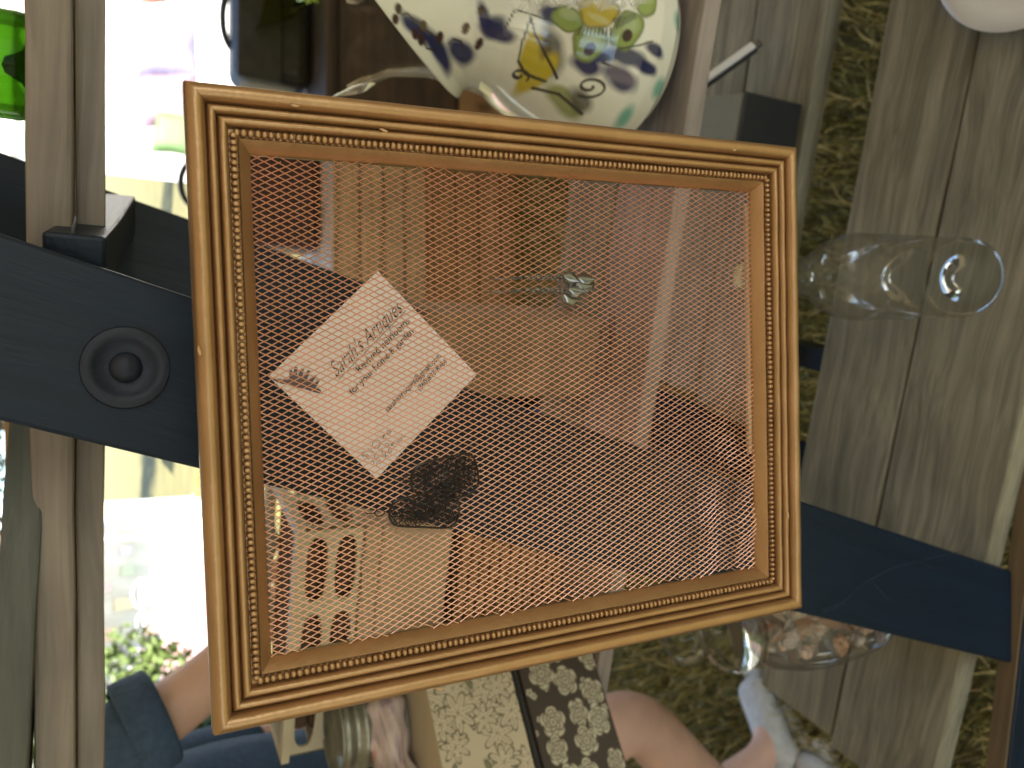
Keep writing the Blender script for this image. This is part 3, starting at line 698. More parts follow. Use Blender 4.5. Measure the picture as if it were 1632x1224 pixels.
# painted ceramic jug on the middle shelf
JC = Vector((.322, .622, ZA + .001))
prof_j = [(.040, 0), (.055, .0005), (.066, .004), (.080, .012), (.0925, .026), (.099, .045), (.100, .060), (.095, .085), (.084, .115), (.072, .140), (.063, .158), (.059, .170), (.059, .182), (.062, .193), (.067, .203), (.069, .207), (.069, .209)]
def paint(dx, z):
    """glaze colour at sideways offset dx and height z above the jug's foot"""
    n = len(dx); c = np.tile(np.array([.74, .74, .66]), (n, 1))
    wv_ = .004 * np.sin(dx * 300 + z * 170) + .003 * np.sin(z * 410 - dx * 120)
    PJ = np.array(prof_j)
    def at(px, py):
        y = .535
        for _ in range(12):
            p = at_y(px, py, y); X_, Z_ = p.x - JC.x, p.z - JC.z; rr = float(np.interp(min(Z_, .17), PJ[:, 1], PJ[:, 0])); y = y * .4 + .6 * (JC.y - math.sqrt(max(rr * rr - X_ * X_, (.25 * rr) ** 2)))
        return X_, Z_
    def ell(px, py, ra, rb, ang, col, soft=.25, mix=1.0):
        x0, z0 = at(px, py); s = .00050; A = math.radians(ang); u = (dx - x0) / s; v = (z - z0) / s
        # picture axes: picture-right is down, picture-up is right
        X, Y = -v, -u; a_ = X * math.cos(A) + Y * math.sin(A); b_ = -X * math.sin(A) + Y * math.cos(A)
        d = np.sqrt((a_ / ra) ** 2 + (b_ / rb) ** 2) + wv_ * 12; k = np.clip((1 - d) / soft + .5, 0, 1)[:, None] * mix
        c[:] = c * (1 - k) + np.array(col) * k
    def line(pts, w, col):
        P = [at(*p) for p in pts]; s = .00050
        for (x0, z0), (x1, z1) in zip(P[:-1], P[1:]):
            L2 = (x1 - x0) ** 2 + (z1 - z0) ** 2 + 1e-12; t = np.clip(((dx - x0) * (x1 - x0) + (z - z0) * (z1 - z0)) / L2, 0, 1)
            d = np.hypot(dx - x0 - t * (x1 - x0), z - z0 - t * (z1 - z0)) / s; k = np.clip((w * .7 + .7 - d) / 1.2 + .5, 0, 1)[:, None]; c[:] = c * (1 - k) + np.array(col) * k
    BL = (.008, .012, .085); DK = (.03, .03, .025); YE = (.50, .40, .04); GN = (.25, .33, .08); TE = (.05, .33, .25); BR = (.05, .022, .018)
    for p in ((1095, 20), (1080, 35), (1050, 140), (995, 188)): ell(*p, 14, 14, 0, TE, .9, .8)
    for (x, y, a, b, g_) in ((660, 50, 34, 12, 18), (695, 82, 40, 11, 28), (735, 82, 26, 11, 10), (785, 45, 20, 14, -20), (790, 55, 30, 10, 10), (560, 3, 18, 12, 0), (1000, 90, 40, 12, 10), (1045, 80, 22, 9, 10), (1030, 107, 26, 9, 8), (935, 103, 26, 12, 20), (990, 125, 34, 14, 20), (890, 25, 34, 14, 15), (770, 30, 24, 9, 60), (960, 90, 30, 9, -10)): ell(x, y, a, b, g_, BL, .6, .97)
    ell(852, 95, 22, 40, -20, YE, .25); ell(880, 82, 15, 36, -28, (.05, .055, .06), .7, .85); ell(870, 110, 14, 22, 20, YE, .5)
    for (x, y, a, b, g_) in ((940, 66, 28, 24, 60), (1000, 48, 24, 30, 25), (1030, -2, 20, 28, 0), (905, 30, 24, 16, 20)): ell(x, y, a + 1.6, b + 1.6, g_, DK, .1); ell(x, y, a, b, g_, GN, .3); ell(x + 3, y - 8, a * .6, b * .5, g_, (.45, .52, .30), .8, .7)
    for p in ((940, 78), (1000, 57)): ell(*p, 9, 9, 0, BR, .2)
    ell(955, 18, 32, 26, 0, DK, .1); ell(955, 18, 30, 24, 0, YE, .3); ell(955, 30, 20, 5, 20, (.55, .5, .2), .6)
    for p in ((630, 20), (622, 40), (700, 60), (665, 70), (742, 45), (672, 45), (765, 18), (763, 70), (655, 62)): ell(*p, 6.5, 7.5, 0, BR, .3)
    line([(842, 30), (850, 55), (868, 85), (888, 125)], 1.3, DK); line([(842, 30), (828, 70), (822, 100), (835, 118), (870, 130)], 1.3, DK); line([(800, 50), (815, 20), (840, 25), (870, 32)], 1.0, DK)
    for k in range(9): line([(925 + 6 * k, 45), (921 + 6.5 * k, 56)], .6, DK); line([(978 + 4 * k, 30 - k), (984 + 3.6 * k, 45 - k * 2)], .6, DK)
    sp = [(940 + (3 + 2.0 * t) * 1.5 * math.cos(t), 138 + (3 + 2.0 * t) * .9 * math.sin(t)) for t in np.linspace(0, 8.5, 40)]; line(sp, 1.6, (.06, .07, .05))
    sp = [(825 + (2 + 1.6 * t) * 1.4 * math.cos(t), 122 + (2 + 1.6 * t) * .8 * math.sin(t)) for t in np.linspace(0, 7, 30)]; line(sp, 1.2, DK)
    ell(900, 160, 44, 9, 28, (.22, .25, .05), .5, .85); ell(925, 160, 26, 9, 30, (.05, .05, .04), .7, .85); line([(848, 140), (890, 150), (928, 182)], 1.1, DK); line([(635, 30), (645, 25), (670, 45), (690, 60)], .8, DK); line([(668, 66), (672, 85), (690, 85), (700, 70)], .8, DK); line([(715, 70), (722, 62), (735, 66), (740, 80)], .8, DK); line([(985, 110), (960, 100), (985, 78), (1020, 72), (1040, 66)], .9, DK)
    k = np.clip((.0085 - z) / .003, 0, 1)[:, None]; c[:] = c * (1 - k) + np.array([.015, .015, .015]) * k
    return c
def dense(P, n):
    P = np.array(P); s = np.r_[0, np.cumsum(np.hypot(*np.diff(P, axis=0).T))]; t = np.linspace(0, s[-1], n); return list(zip(np.interp(t, s, P[:, 0]), np.interp(t, s, P[:, 1])))
pj_ = dense(prof_j, 300); inner = [(r - .004, max(z, .006)) for r, z in dense(prof_j, 60)][::-1]
def jf(p, a):
    w = min(1, max(0, (p.z - .135) / .074)); w = w * w * (3 - 2 * w)
    return Vector((p.x, p.y, p.z + w * (.85 * (p.x + .060) - .95 * p.y)))
mb = MB(); mb.lathe(pj_ + inner, 620, f=jf, cap0=True, cap1=True); me = mb.mesh('painted_jug', vcol('painted_glaze', .15, .5, .05), True)
co = np.empty(len(me.vertices) * 3, 'f'); me.vertices.foreach_get('co', co); co = co.reshape(-1, 3); ang = np.arctan2(co[:, 0], -co[:, 1])
nin = len(pj_) * 620; cols = np.tile(np.array([.60, .60, .50]), (len(co), 1)).astype(float)
fr = np.where(co[:nin, 1] > .0, np.sign(co[:nin, 0]) * (.2 - np.abs(co[:nin, 0])), co[:nin, 0]); cols[:nin] = paint(fr, co[:nin, 2]); setcol(me, cols)
jug = link(bpy.data.objects.new('painted_jug', me)); jug.location = JC
tag(jug, 'white glazed ceramic jug hand painted with blue and yellow flowers', 'jug')
# crumpled cellophane resting in the jug's mouth / over its shoulder
mb = MB(); vs = []; fsx = []; NU, NV = 26, 12
ca, cb_ = at_y(815, -6, .505), at_y(1015, -6, .500)
for j in range(NV + 1):
    for i in range(NU + 1):
        p = ca.lerp(cb_, i / NU) + Vector((.055 * j / NV - .010, -.004, 0)) + Vector((random.uniform(-.004, .004), random.uniform(-.006, .006), random.uniform(-.004, .004))); vs.append(p)
for j in range(NV):
    for i in range(NU): k = j * (NU + 1) + i; fsx.append((k, k + 1, k + NU + 2, k + NU + 1))
mb.add(vs, fsx); CELLO = mat('cellophane', (.75, .75, .70), .08, 0, .05, 20, spec=.9); cb2 = CELLO.node_tree.nodes['Principled BSDF']; cb2.inputs['Alpha'].default_value = .45
tag(mb.build('cellophane', CELLO), 'crumpled clear cellophane hanging over the painted jug', 'cellophane')

# clear vase behind the jug
vz = ap(.10, .150, ZA + .001); vp = at_y(640, 60, vz.y)
e = empty('glass_vase', (vp.x, vz.y, ZA + .001), 'clear glass vase with a wavy flared rim behind the painted jug', 'vase')
mb = MB(); H_ = .265; o_ = [(.026, 0), (.032, .004), (.040, .03), (.042, .09), (.034, .15), (.030, .185), (.036, .22), (.050, .25), (.062, H_)]
mb.lathe([(.0005, .002)] + o_, 48, f=lambda p, a: Vector((p.x, p.y, p.z + (.012 * math.sin(a * 5) if p.z > .21 else 0) * min(1, (p.z - .21) / .05))), cap0=False, cap1=False); mb.build('body', GLASS, e, True)

# small box and a white handle on the rear boards of the lower deck
bx0, bx1 = at_z(1268, 166, ZC), at_z(1266, 250, ZC)
e = empty('small_box', ((bx0.x + bx1.x) / 2, bx0.y + .05, ZC + .001), 'small olive card box with a black front on the lower deck', 'box', rot=(0, 0, math.radians(-14)))
wB = .085; htop = at_y(1178, 200, bx0.y).z - ZC
OLIVE = mat('olive_card', (.22, .21, .14), .6, 0, .08, 30)
o = bbox('carton', (wB, .10, htop), OLIVE, e, .003, 2, (0, 0, htop / 2)); o = bbox('front_panel', (wB + .002, .004, htop - .001), BLACK, e, .0018, 2, (0, -.0525, htop / 2 + .0005))
ph0, ph1 = at_z(1203, 74, ZC + .03), at_z(1128, 128, ZC + .075)
e = empty('knife', ph0, 'white and black handled knife leaning beside the olive box', 'knife')
d_ = (ph1 - ph0); X = d_.normalized(); Q = X.to_track_quat('X', 'Z').to_matrix().to_4x4()
for nm, off, sz, mtl in (('handle', .0025, (.105, .012, .005), WHITE), ('underside', -.0025, (.10, .013, .005), BLACK)):
    o = bbox(nm, sz, mtl, e, .0018, 2); o.matrix_basis = Q @ Matrix.Translation((sz[0] / 2, -off * .5, off))
o = bbox('end_cap', (.010, .010, .007), SILVER, e, .002, 2); o.matrix_basis = Q @ Matrix.Translation((-.004, 0, 0))
o = bbox('blade', (.10, .018, .0012), SILVER, e, .0004, 1); o.matrix_basis = Q @ Matrix.Translation((.15, 0, 0))

# white plate at the corner of the deck
r0, r1 = at_z(1500, 0, ZC + .022), at_z(1632, 46, ZC + .022); R = .10; midp = (r0 + r1) / 2; ch = (r1 - r0); nrm = Vector((-ch.y, ch.x, 0)).normalized(); nrm = nrm if nrm.x > 0 else -nrm
pc = midp + nrm * math.sqrt(R * R - (ch.length / 2) ** 2)
mb = MB(); mb.lathe([(.045, 0), (.05, .0), (.058, .004), (.08, .012), (.098, .021), (R, .022), (.099, .024), (.08, .0155), (.056, .008), (.0, .007)], 72, cap0=True, cap1=False)
PORC = mat('porcelain', (.72, .70, .62), .15, 0, .03, 10, coat=.3); o = mb.build('dinner_plate', PORC, None, True); o.location = (pc.x, pc.y, ZC + .001); tag(o, 'plain white plate at the end of the lower deck', 'plate')

# patterned boxes stacked at the end of the middle shelf
B0, B1 = at_z(948, 1048, ZA + .002), at_z(1002, 1224, ZA + .002); bd = (B1 - B0).normalized(); bnn = Vector((-bd.y, bd.x, 0)); bnn = bnn if bnn.y > 0 else -bnn
midb = at_z(975, 1135, ZA)
zt1 = at_y(846, 1135, midb.y).z; zt2 = at_y(698, 1135, midb.y + .004).z
def leaf_print(U, V):
    c = np.tile(np.array([.55, .47, .335]), (len(U), 1)); rng = random.Random(3)
    for _ in range(90):
        x0, y0, r0, a0_ = rng.uniform(-.02, .30), rng.uniform(-.01, .10), rng.uniform(.014, .020), rng.uniform(0, 6.28); dark = rng.random() < .25
        m_ = (np.abs(U - x0) < .024) & (np.abs(V - y0) < .024)
        if not m_.any(): continue
        du, dv = U[m_] - x0, V[m_] - y0; rr = np.hypot(du, dv); a_ = np.arctan2(dv, du) - a0_
        st_ = r0 * (.42 + .58 * np.abs(np.cos(a_ * 3.5)) ** 1.6); ln = (np.abs(rr - st_) < .0010) | ((np.abs(np.sin(a_ * 3.5)) * rr < .0006) & (rr < st_ * .8))
        sub = c[m_]; inn_ = rr < st_
        sub[inn_] = np.array([.17, .15, .09]) if dark else np.array([.56, .48, .345])
        sub[ln] = np.array([.14, .12, .07]) if not dark else np.array([.45, .40, .28]); c[m_] = sub
    return c
def flower_print(U, V):
    c = np.tile(np.array([.050, .036, .026]), (len(U), 1)); rng = random.Random(11)
    for _ in range(60):
        x0, y0, r0 = rng.uniform(-.01, .30), rng.uniform(0, .09), rng.uniform(.002, .003); du, dv = U - x0, V - y0; rr = np.hypot(du, dv); a_ = np.arctan2(dv, du)
        k = (rr < r0 * (1.0 + .5 * np.abs(np.cos(a_ * 2.5)))) ; c[k] = (.42, .39, .29); c[rr < r0 * .4] = (.05, .036, .026)
    for gx in np.arange(-.01, .31, .033):
        for gy in (.012, .042, .070):
            x0, y0, r0, a0_ = gx + rng.uniform(-.008, .008) + (.02 if gy > .03 else 0), gy + rng.uniform(-.007, .007), rng.uniform(.0125, .0175), rng.uniform(0, 6)
            du, dv = U - x0, (V - y0) * rng.uniform(1, 1.3); rr = np.hypot(du, dv); a_ = np.arctan2(dv, du) - a0_
            for sc in (1, .78, .56, .34):
                pet = r0 * sc * (.72 + .28 * np.abs(np.cos(a_ * (2.5 + (sc < 1) * .5) + sc * 3)) ** .7); k = rr < pet; c[k] = np.array([.50, .46, .34]) * (.72 + .3 * sc); c[(np.abs(rr - pet) < .0007) & (rr < r0)] = (.13, .10, .06)
            c[rr < .0013] = (.16, .12, .07)
    return c
def print_box(label, z0, z1, fn, side_m, shift):
    t_ = empty('keepsake_box', (0, 0, 0), label, 'box', 'paper covered boxes on the middle shelf')
    X, Y = bd, bnn; M = Matrix((X, Y, Vector((0, 0, 1)))).transposed().to_4x4(); M.translation = B0 - bd * .03 + bnn * shift; M.translation.z = z0; t_.matrix_world = M
    H = z1 - z0; L = .29; bbox('carton', (L, .16, H - .0006), side_m, t_, .0015, 2, (L / 2, .0812, H / 2))
    nu, nv = 440, 130; U, V = np.meshgrid(np.linspace(.001, L - .001, nu), np.linspace(.001, H - .001, nv)); U, V = U.ravel(), V.ravel()
    me = bpy.data.meshes.new('printed_front'); me.from_pydata(np.stack([U, np.full_like(U, .0008), V], 1).tolist(), [], [(j * nu + i, j * nu + i + 1, (j + 1) * nu + i + 1, (j + 1) * nu + i) for j in range(nv - 1) for i in range(nu - 1)])
    setcol(me, fn(U, V)); me.materials.append(MATS.get('printed_paper') or vcol('printed_paper', .6)); link(bpy.data.objects.new('printed_front', me), t_)
    return t_
CREAMC = mat('cream_card', (.50, .43, .30), .7, 0, .05); BROWNC = mat('brown_card', (.05, .036, .026), .7, 0, .1)
print_box('dark brown box printed with large pale flowers', ZA + .0018, zt1 - .003, flower_print, BROWNC, 0)
bk = empty('book', (0, 0, 0), 'thin black notebook between the two patterned boxes', 'book'); M = Matrix((bd, bnn, Vector((0, 0, 1)))).transposed().to_4x4(); M.translation = B0 - bd * .03 + bnn * .003; M.translation.z = zt1 - .0025; bk.matrix_world = M
bbox('cover', (.29, .155, .0055), BLACK, bk, .001, 1, (.145, .078, .00275)); bbox('page_block', (.286, .150, .003), PAPER, bk, .0005, 1, (.145, .078, .00275))
print_box('cream box printed with olive maple leaves', zt1 + .0035, zt2, leaf_print, CREAMC, .004)
# pink marbled scarf bundle lying on the boxes, a ribbed tin behind
PINK = new_mat('pink_marbled_silk'); nt = PINK[1]; b = PINK[2]
tc = nt.nodes.new('ShaderNodeTexCoord'); mp = nt.nodes.new('ShaderNodeMapping'); mp.inputs['Scale'].default_value = (12, 12, 60); w_ = nt.nodes.new('ShaderNodeTexNoise'); w_.inputs['Scale'].default_value = 1.1; w_.inputs['Detail'].default_value = 6; w_.inputs['Distortion'].default_value = 2
lk(nt, tc.outputs['Object'], mp.inputs[0]); lk(nt, mp.outputs[0], w_.inputs['Vector']); cr = nt.nodes.new('ShaderNodeValToRGB')
for p_, c_ in ((.25, (.12, .09, .13)), (.42, (.50, .38, .36)), (.55, (.60, .50, .44)), (.68, (.50, .24, .24)), (.8, (.30, .25, .36))):
    el = cr.color_ramp.elements.new(p_); el.color = (*c_, 1)
lk(nt, w_.outputs[0], cr.inputs[0]); lk(nt, cr.outputs[0], b.inputs['Base Color']); b.inputs['Roughness'].default_value = .45
zs = at_y(604, 1140, midb.y + .05).z - zt2
mb = MB(); rings = []
for i in range(40):
    q = i / 39
    rr = (.5 + .08 * math.sin(q * 21) + .05 * math.sin(q * 47)) * zs
    rings.append((q, rr))
pts = []; n = 30
vs = []
for (q, rr) in rings:
    for k in range(n):
        a = 2 * PI * k / n; f_ = 1 + .10 * math.sin(a * 4 + q * 9) + .06 * math.sin(a * 9 - q * 14); e_ = min(1, math.sin(PI * min(max(q, .012), .988)) * 6) ** .5
        vs.append((q * .27, .065 + 1.15 * rr * f_ * e_ * math.cos(a), max(.0006, zs * .5 + rr * f_ * e_ * math.sin(a))))
fsx = [(i * n + k, i * n + (k + 1) % n, (i + 1) * n + (k + 1) % n, (i + 1) * n + k) for i in range(39) for k in range(n)]
mb.add(vs, fsx); o = mb.build('silk_scarf', PINK[0], None, True); M = Matrix((bd, bnn, Vector((0, 0, 1)))).transposed().to_4x4(); M.translation = B0 - bd * .02 + bnn * .012; M.translation.z = zt2 + .0008; o.matrix_world = M
tag(o, 'rolled pink and lilac marbled scarf on top of the patterned boxes', 'scarf')
TIN = mat('dull_tin', (.30, .31, .27), .35, .8, .3, 40)
ct = at_y(566, 1170, midb.y + .10); mb = MB(); pr_ = [(.040, 0), (.042, .001)]
zb = zt2 + zs * .9
for i in range(40):
    z = .002 + i * .0019; pr_.append((.041 + .0022 * math.sin(i * .55), z))
mb.lathe(pr_ + [(.041, .079), (.038, .079), (.037, .074)], 40)
e = empty('ribbed_tin', (ct.x, midb.y + .115, zt2 + .0008), 'dull ribbed metal tin behind the pink scarf', 'tin'); o = mb.build('body', TIN, e, True); e.scale = (1, 1, (at_y(532, 1170, midb.y + .115).z - zt2) / .079)
mb = MB(); mb.tube([(.041 * math.cos(t), .041 * math.sin(t), .079) for t in np.linspace(0, 2 * PI, 33)[:-1]], .0018, 6, True); mb.build('rim', TIN, e, True)

# stack behind the frame: wicker box, beige box, slotted white crate
WICK = mat('wicker', (.33, .19, .09), .8, 0, .35, 90, (1, 1, 3), .8)
SX, SY = -.235, .855; yawS = math.radians(-16)
e = empty('wicker_hamper', (SX - .02, SY, ZA + .001), 'brown woven hamper at the bottom of a stack on the middle shelf', 'hamper', rot=(0, 0, yawS))
bbox('core', (.250, .150, .13), DARKW, e, .004, 2, (0, 0, .065))
for r in range(11):
    mb = MB(); z = .006 + r * .0118; P = []
    per = [(-.128, -.078), (.128, -.078), (.128, .078), (-.128, .078)]
    for k in range(4):
        a, b_ = Vector(per[k]), Vector(per[(k + 1) % 4])
        for i in range(20):
            p = a.lerp(b_, i / 20); nn = Vector((b_.y - a.y, -(b_.x - a.x))).normalized(); p = p + nn * (.0016 * (1 if (i + r) % 2 else -1)); P.append((p.x, p.y, z))
    mb.tube(P, .0052, 6, True); mb.build('weave', WICK, e, True)
BEIGE = mat('beige_card', (.46, .36, .24), .7, 0, .05, 20)
e = empty('beige_carton', (SX, SY, ZA + .136), 'plain beige carton under the slotted white crate', 'carton', rot=(0, 0, yawS))
bbox('carton', (.23, .14, .078), BEIGE, e, .003, 2, (0, 0, .039)); bbox('lid', (.234, .144, .018), BEIGE, e, .003, 2, (0, 0, .088))
e = empty('slotted_crate', (SX - .005, SY, ZA + .235), 'white plastic crate with rows of oval slots', 'crate', rot=(0, 0, yawS))
CRATEM = mat('aged_plastic', (.50, .45, .33), .5, 0, .12, 25)
def slot_panel(Wd, Hh, nxs, nzs, M, mb, mrg=.012):
    cw, chh = (Wd - 2 * 0) / nxs, Hh / nzs; n = 24
    for ix in range(nxs):
        for iz in range(nzs):
            cx, cz = -Wd / 2 + (ix + .5) * cw, (iz + .5) * chh; rx, rz = cw * .42, chh * .36; vs = []; fs_ = []
            for y in (0, .003):
                for k in range(n):
                    a = 2 * PI * k / n; c_, s_ = math.cos(a), math.sin(a); mx_ = max(abs(c_), abs(s_)); vs.append(M @ Vector((cx + cw / 2 * c_ / mx_, y, cz + chh / 2 * s_ / mx_)))
                for k in range(n):
                    a = 2 * PI * k / n; vs.append(M @ Vector((cx + rx * math.copysign(abs(math.cos(a)) ** .7, math.cos(a)), y, cz + rz * math.copysign(abs(math.sin(a)) ** .7, math.sin(a)))))
            for k in range(n):
                j = (k + 1) % n; fs_ += [(k, j, n + j, n + k), (2 * n + j, 2 * n + k, 3 * n + k, 3 * n + j), (n + k, n + j, 3 * n + j, 3 * n + k)]
            mb.add(vs, fs_)
for (Wd, M, nxs) in ((.25, Matrix.Translation((0, -.075, 0)), 3), (.25, Matrix.Translation((0, .072, 0)), 3), (.147, Matrix.Translation((-.125, -.0, 0)) @ Matrix.Rotation(PI / 2, 4, 'Z'), 2), (.147, Matrix.Translation((.128, 0, 0)) @ Matrix.Rotation(PI / 2, 4, 'Z'), 2)):
    mb = MB(); slot_panel(Wd, .058, nxs, 2, M @ Matrix.Translation((0, 0, .002)), mb); mb.build('slotted_side', CRATEM, e)
bbox('base', (.246, .144, .003), CRATEM, e, .001, 1, (0, 0, .0018))
mb = MB(); 
for (lo, hi) in (((-.130, -.080, .0602), (.133, -.068, .068)), ((-.130, .067, .0602), (.133, .079, .068)), ((-.130, -.068, .0602), (-.118, .067, .068)), ((.121, -.068, .0602), (.133, .067, .068))): mb.box(lo, hi)
mb.build('rim', CRATEM, e)
cc = empty('folded_cloth', (SX - .005, SY, ZA + .2395), 'folded dark brown cloth lying inside the slotted white crate', 'cloth', rot=(0, 0, yawS))
for i in range(3): bbox('fold', (.225 - .004 * i, .130 - .003 * i, .016), mat('brown_cloth', (.09, .05, .03), .9, 0, .2, 40, bump=.4), cc, .006, 3, (0, 0, .0085 + .0165 * i))
# a low tan box on the middle shelf, seen through the mesh
tb = ap(.30, .135, ZA + .001); o_ = at_y(740, 555, tb.y)
DULL = wood('dull_tan', (.27, .19, .11), (.17, .12, .07), .7, 45, .3)
e = empty('tan_box', (o_.x, tb.y, ZA + .001), 'narrow upright tan wooden box on the middle shelf', 'wooden box', rot=(0, 0, math.atan2(sA.y, sA.x) + PI))
ht = at_y(662, 555, tb.y).z - ZA
for nm, sz, lc in (('front', (.082, .006, ht), (0, -.037, ht / 2)), ('back', (.082, .006, ht), (0, .037, ht / 2)), ('side', (.006, .068, ht), (-.038, 0, ht / 2)), ('side', (.006, .068, ht), (.038, 0, ht / 2)), ('lid', (.09, .088, .008), (0, 0, ht + .0045))): bbox(nm, sz, DULL, e, .001, 1, lc)

# things on the top shelf, only their feet show
fr2 = empty('brown_picture_frame', tp(.36, .15, 1.4338), 'plain brown wooden picture frame propped on the top shelf', 'picture frame', rot=(math.radians(-7), 0, math.atan2(-sT.y, -sT.x)))
for sz, lc in (((.30, .014, .024), (0, 0, .013)), ((.30, .014, .024), (0, 0, .347)), ((.024, .014, .309), (-.138, 0, .180)), ((.024, .014, .309), (.138, 0, .180))): bbox('rail', sz, TAN, fr2, .003, 2, lc)
pp0, pp1 = at_y(45, 700, .575), at_y(24, 1224, .60)
lp = empty('loose_plank', (0, 0, 0), 'loose bluish grey plank lying on the top shelf', 'plank')
LP = wood('bluegrey_board', (.13, .14, .13), (.07, .08, .08), .7, 60, .5)
ovv = board_between('board', pp0 + Vector((.05, 0, -.004)), pp1 - Vector((.08, 0, -.006)), .020, .07, (0, 0, 1), LP, lp, .002, .0006, 8)

# ================================================================== BEHIND THE STAND, IN THE SHADE
# pale crate stack and a dark dresser standing on the grass
def crate(x, y, z, w, d_, h, m, label, group=None, rz=0, slats=4):
    e = empty('wooden_crate', (x, y, z), label, 'crate', group, rot=(0, 0, rz)); g_ = h / slats
    for s in (-1, 1):
        for i in range(slats):
            bbox('slat', (w, .012, g_ - .008), m, e, .002, 1, (0, s * (d_ / 2 - .006), g_ * (i + .5)))
            bbox('slat', (d_ - .03, .012, g_ - .008), m, e, .002, 1, (s * (w / 2 - .006), 0, g_ * (i + .5)), (0, 0, PI / 2))
        for t in (-1, 1): bbox('corner_post', (h - .006, .025, .025), m, e, .002, 1, (s * (w / 2 - .026), t * (d_ / 2 - .026), h / 2), (0, PI / 2, 0))
    bbox('base', (w - .03, d_ - .03, .01), m, e, 0, 1, (0, 0, .008)); bbox('lid', (w + .01, d_ + .01, .014), m, e, .002, 1, (0, 0, h + .008))
    return e
crate(.50, 2.78, 0, .64, .46, .36, TAN, 'lower tan slatted wooden crate standing on the grass')
crate(.50, 2.78, .376, .60, .44, .32, PALEW, 'pale slatted wooden crate stacked on the tan crate')
dr = empty('dresser', (1.36, 2.80, 0), 'low dark wooden dresser with an orange brown bottom drawer', 'dresser')
bbox('carcass', (.92, .44, .70), DARKW, dr, .004, 2, (0, .02, .36)); bbox('top', (.98, .50, .022), DARKW, dr, .004, 2, (0, 0, .722))
for i in (-1, 1):
    d1 = bbox('door', (.44, .018, .42), DARKW, dr, .004, 2, (i * .225, -.212, .47)); m = MB(); m.ball((0, 0, 0), .014, 12, 8); kn = m.build('knob', SILVER, d1, True); kn.location = (-i * .18, -.02, 0)
    d1 = bbox('drawer', (.44, .02, .20), TAN, dr, .004, 2, (i * .225, -.213, .14)); m = MB(); m.ball((0, 0, 0), .014, 12, 8); kn = m.build('knob', SILVER, d1, True); kn.location = (0, -.02, 0)
    for t in (-1, 1): bbox('foot', (.05, .05, .05), DARKW, dr, .004, 1, (i * .42, .02 + t * .18, .0245))
LEATH = mat('dark_leather', (.030, .026, .018), .45, 0, .4, 30, bump=.4, bscale=120)
pot = empty('leather_bag', (1.24, 2.80, .734), 'dark leather bag with a strap handle on the dresser', 'bag')
bbox('body', (.44, .18, .26), LEATH, pot, .05, 4, (0, 0, .131)); bbox('flap', (.45, .02, .15), LEATH, pot, .008, 2, (0, -.095, .18))
mb = MB(); mb.tube([(.10 * math.cos(t), 0, .25 + .035 * math.sin(t)) for t in np.linspace(0, PI, 16)], .012, 8); mb.build('handle', LEATH, pot, True)
sc_ = empty('suitcase', (.66, 2.78, .712), 'dark maroon suitcase standing on the pale crate', 'suitcase')
MAR = mat('maroon_leather', (.055, .022, .018), .5, 0, .3, 30, bump=.3, bscale=150)
bbox('shell', (.40, .17, .40), MAR, sc_, .03, 4, (0, 0, .2005))
for x in (-.13, .13): bbox('strap', (.035, .174, .404), LEATH, sc_, .02, 2, (x, 0, .2025))
mb = MB(); mb.tube([(.07 * math.cos(t), 0, .40 + .04 * math.sin(t)) for t in np.linspace(0, PI, 12)], .01, 8); mb.build('handle', LEATH, sc_, True)
ob = empty('glass_bowl', (1.33, 2.62, .734), 'olive yellow glass bowl with a flared rim on the dresser', 'bowl'); mb = MB()
o_ = [(.05, 0), (.055, .006), (.05, .02), (.07, .04), (.12, .09), (.15, .16), (.165, .20)]; mb.lathe([(.0005, .004)] + o_, 48, cap0=False, cap1=False); mb.build('body', YELG, ob, True)

# ------------------------------------------------------------------ the person at the left of the stand
def skin(verts, edges, root=0, sub=2):
    me = bpy.data.meshes.new('sk'); me.from_pydata([v[0] for v in verts], edges, []); ob = bpy.data.objects.new('sk', me); COL.objects.link(ob)
    ob.modifiers.new('s', 'SKIN'); md = ob.modifiers.new('u', 'SUBSURF'); md.levels = sub; md.render_levels = sub
    for i, v in enumerate(verts):
        r = v[1]; me.skin_vertices[0].data[i].radius = r if hasattr(r, '__len__') else (r, r); me.skin_vertices[0].data[i].use_root = (i == root)
    dg = bpy.context.evaluated_depsgraph_get(); out = bpy.data.meshes.new_from_object(ob.evaluated_get(dg))
    vs = [tuple(v.co) for v in out.vertices]; fs_ = [tuple(p.vertices) for p in out.polygons]
    bpy.data.objects.remove(ob); bpy.data.meshes.remove(me); bpy.data.meshes.remove(out); return vs, fs_
wr = at_d(420, 992, 1.03); hd = at_d(452, 935, 1.03)
el = at_d(200, 1172, .955); fo = at_d(300, 1116, 1.0)
sh = Vector((-.72, 1.10, 1.395))
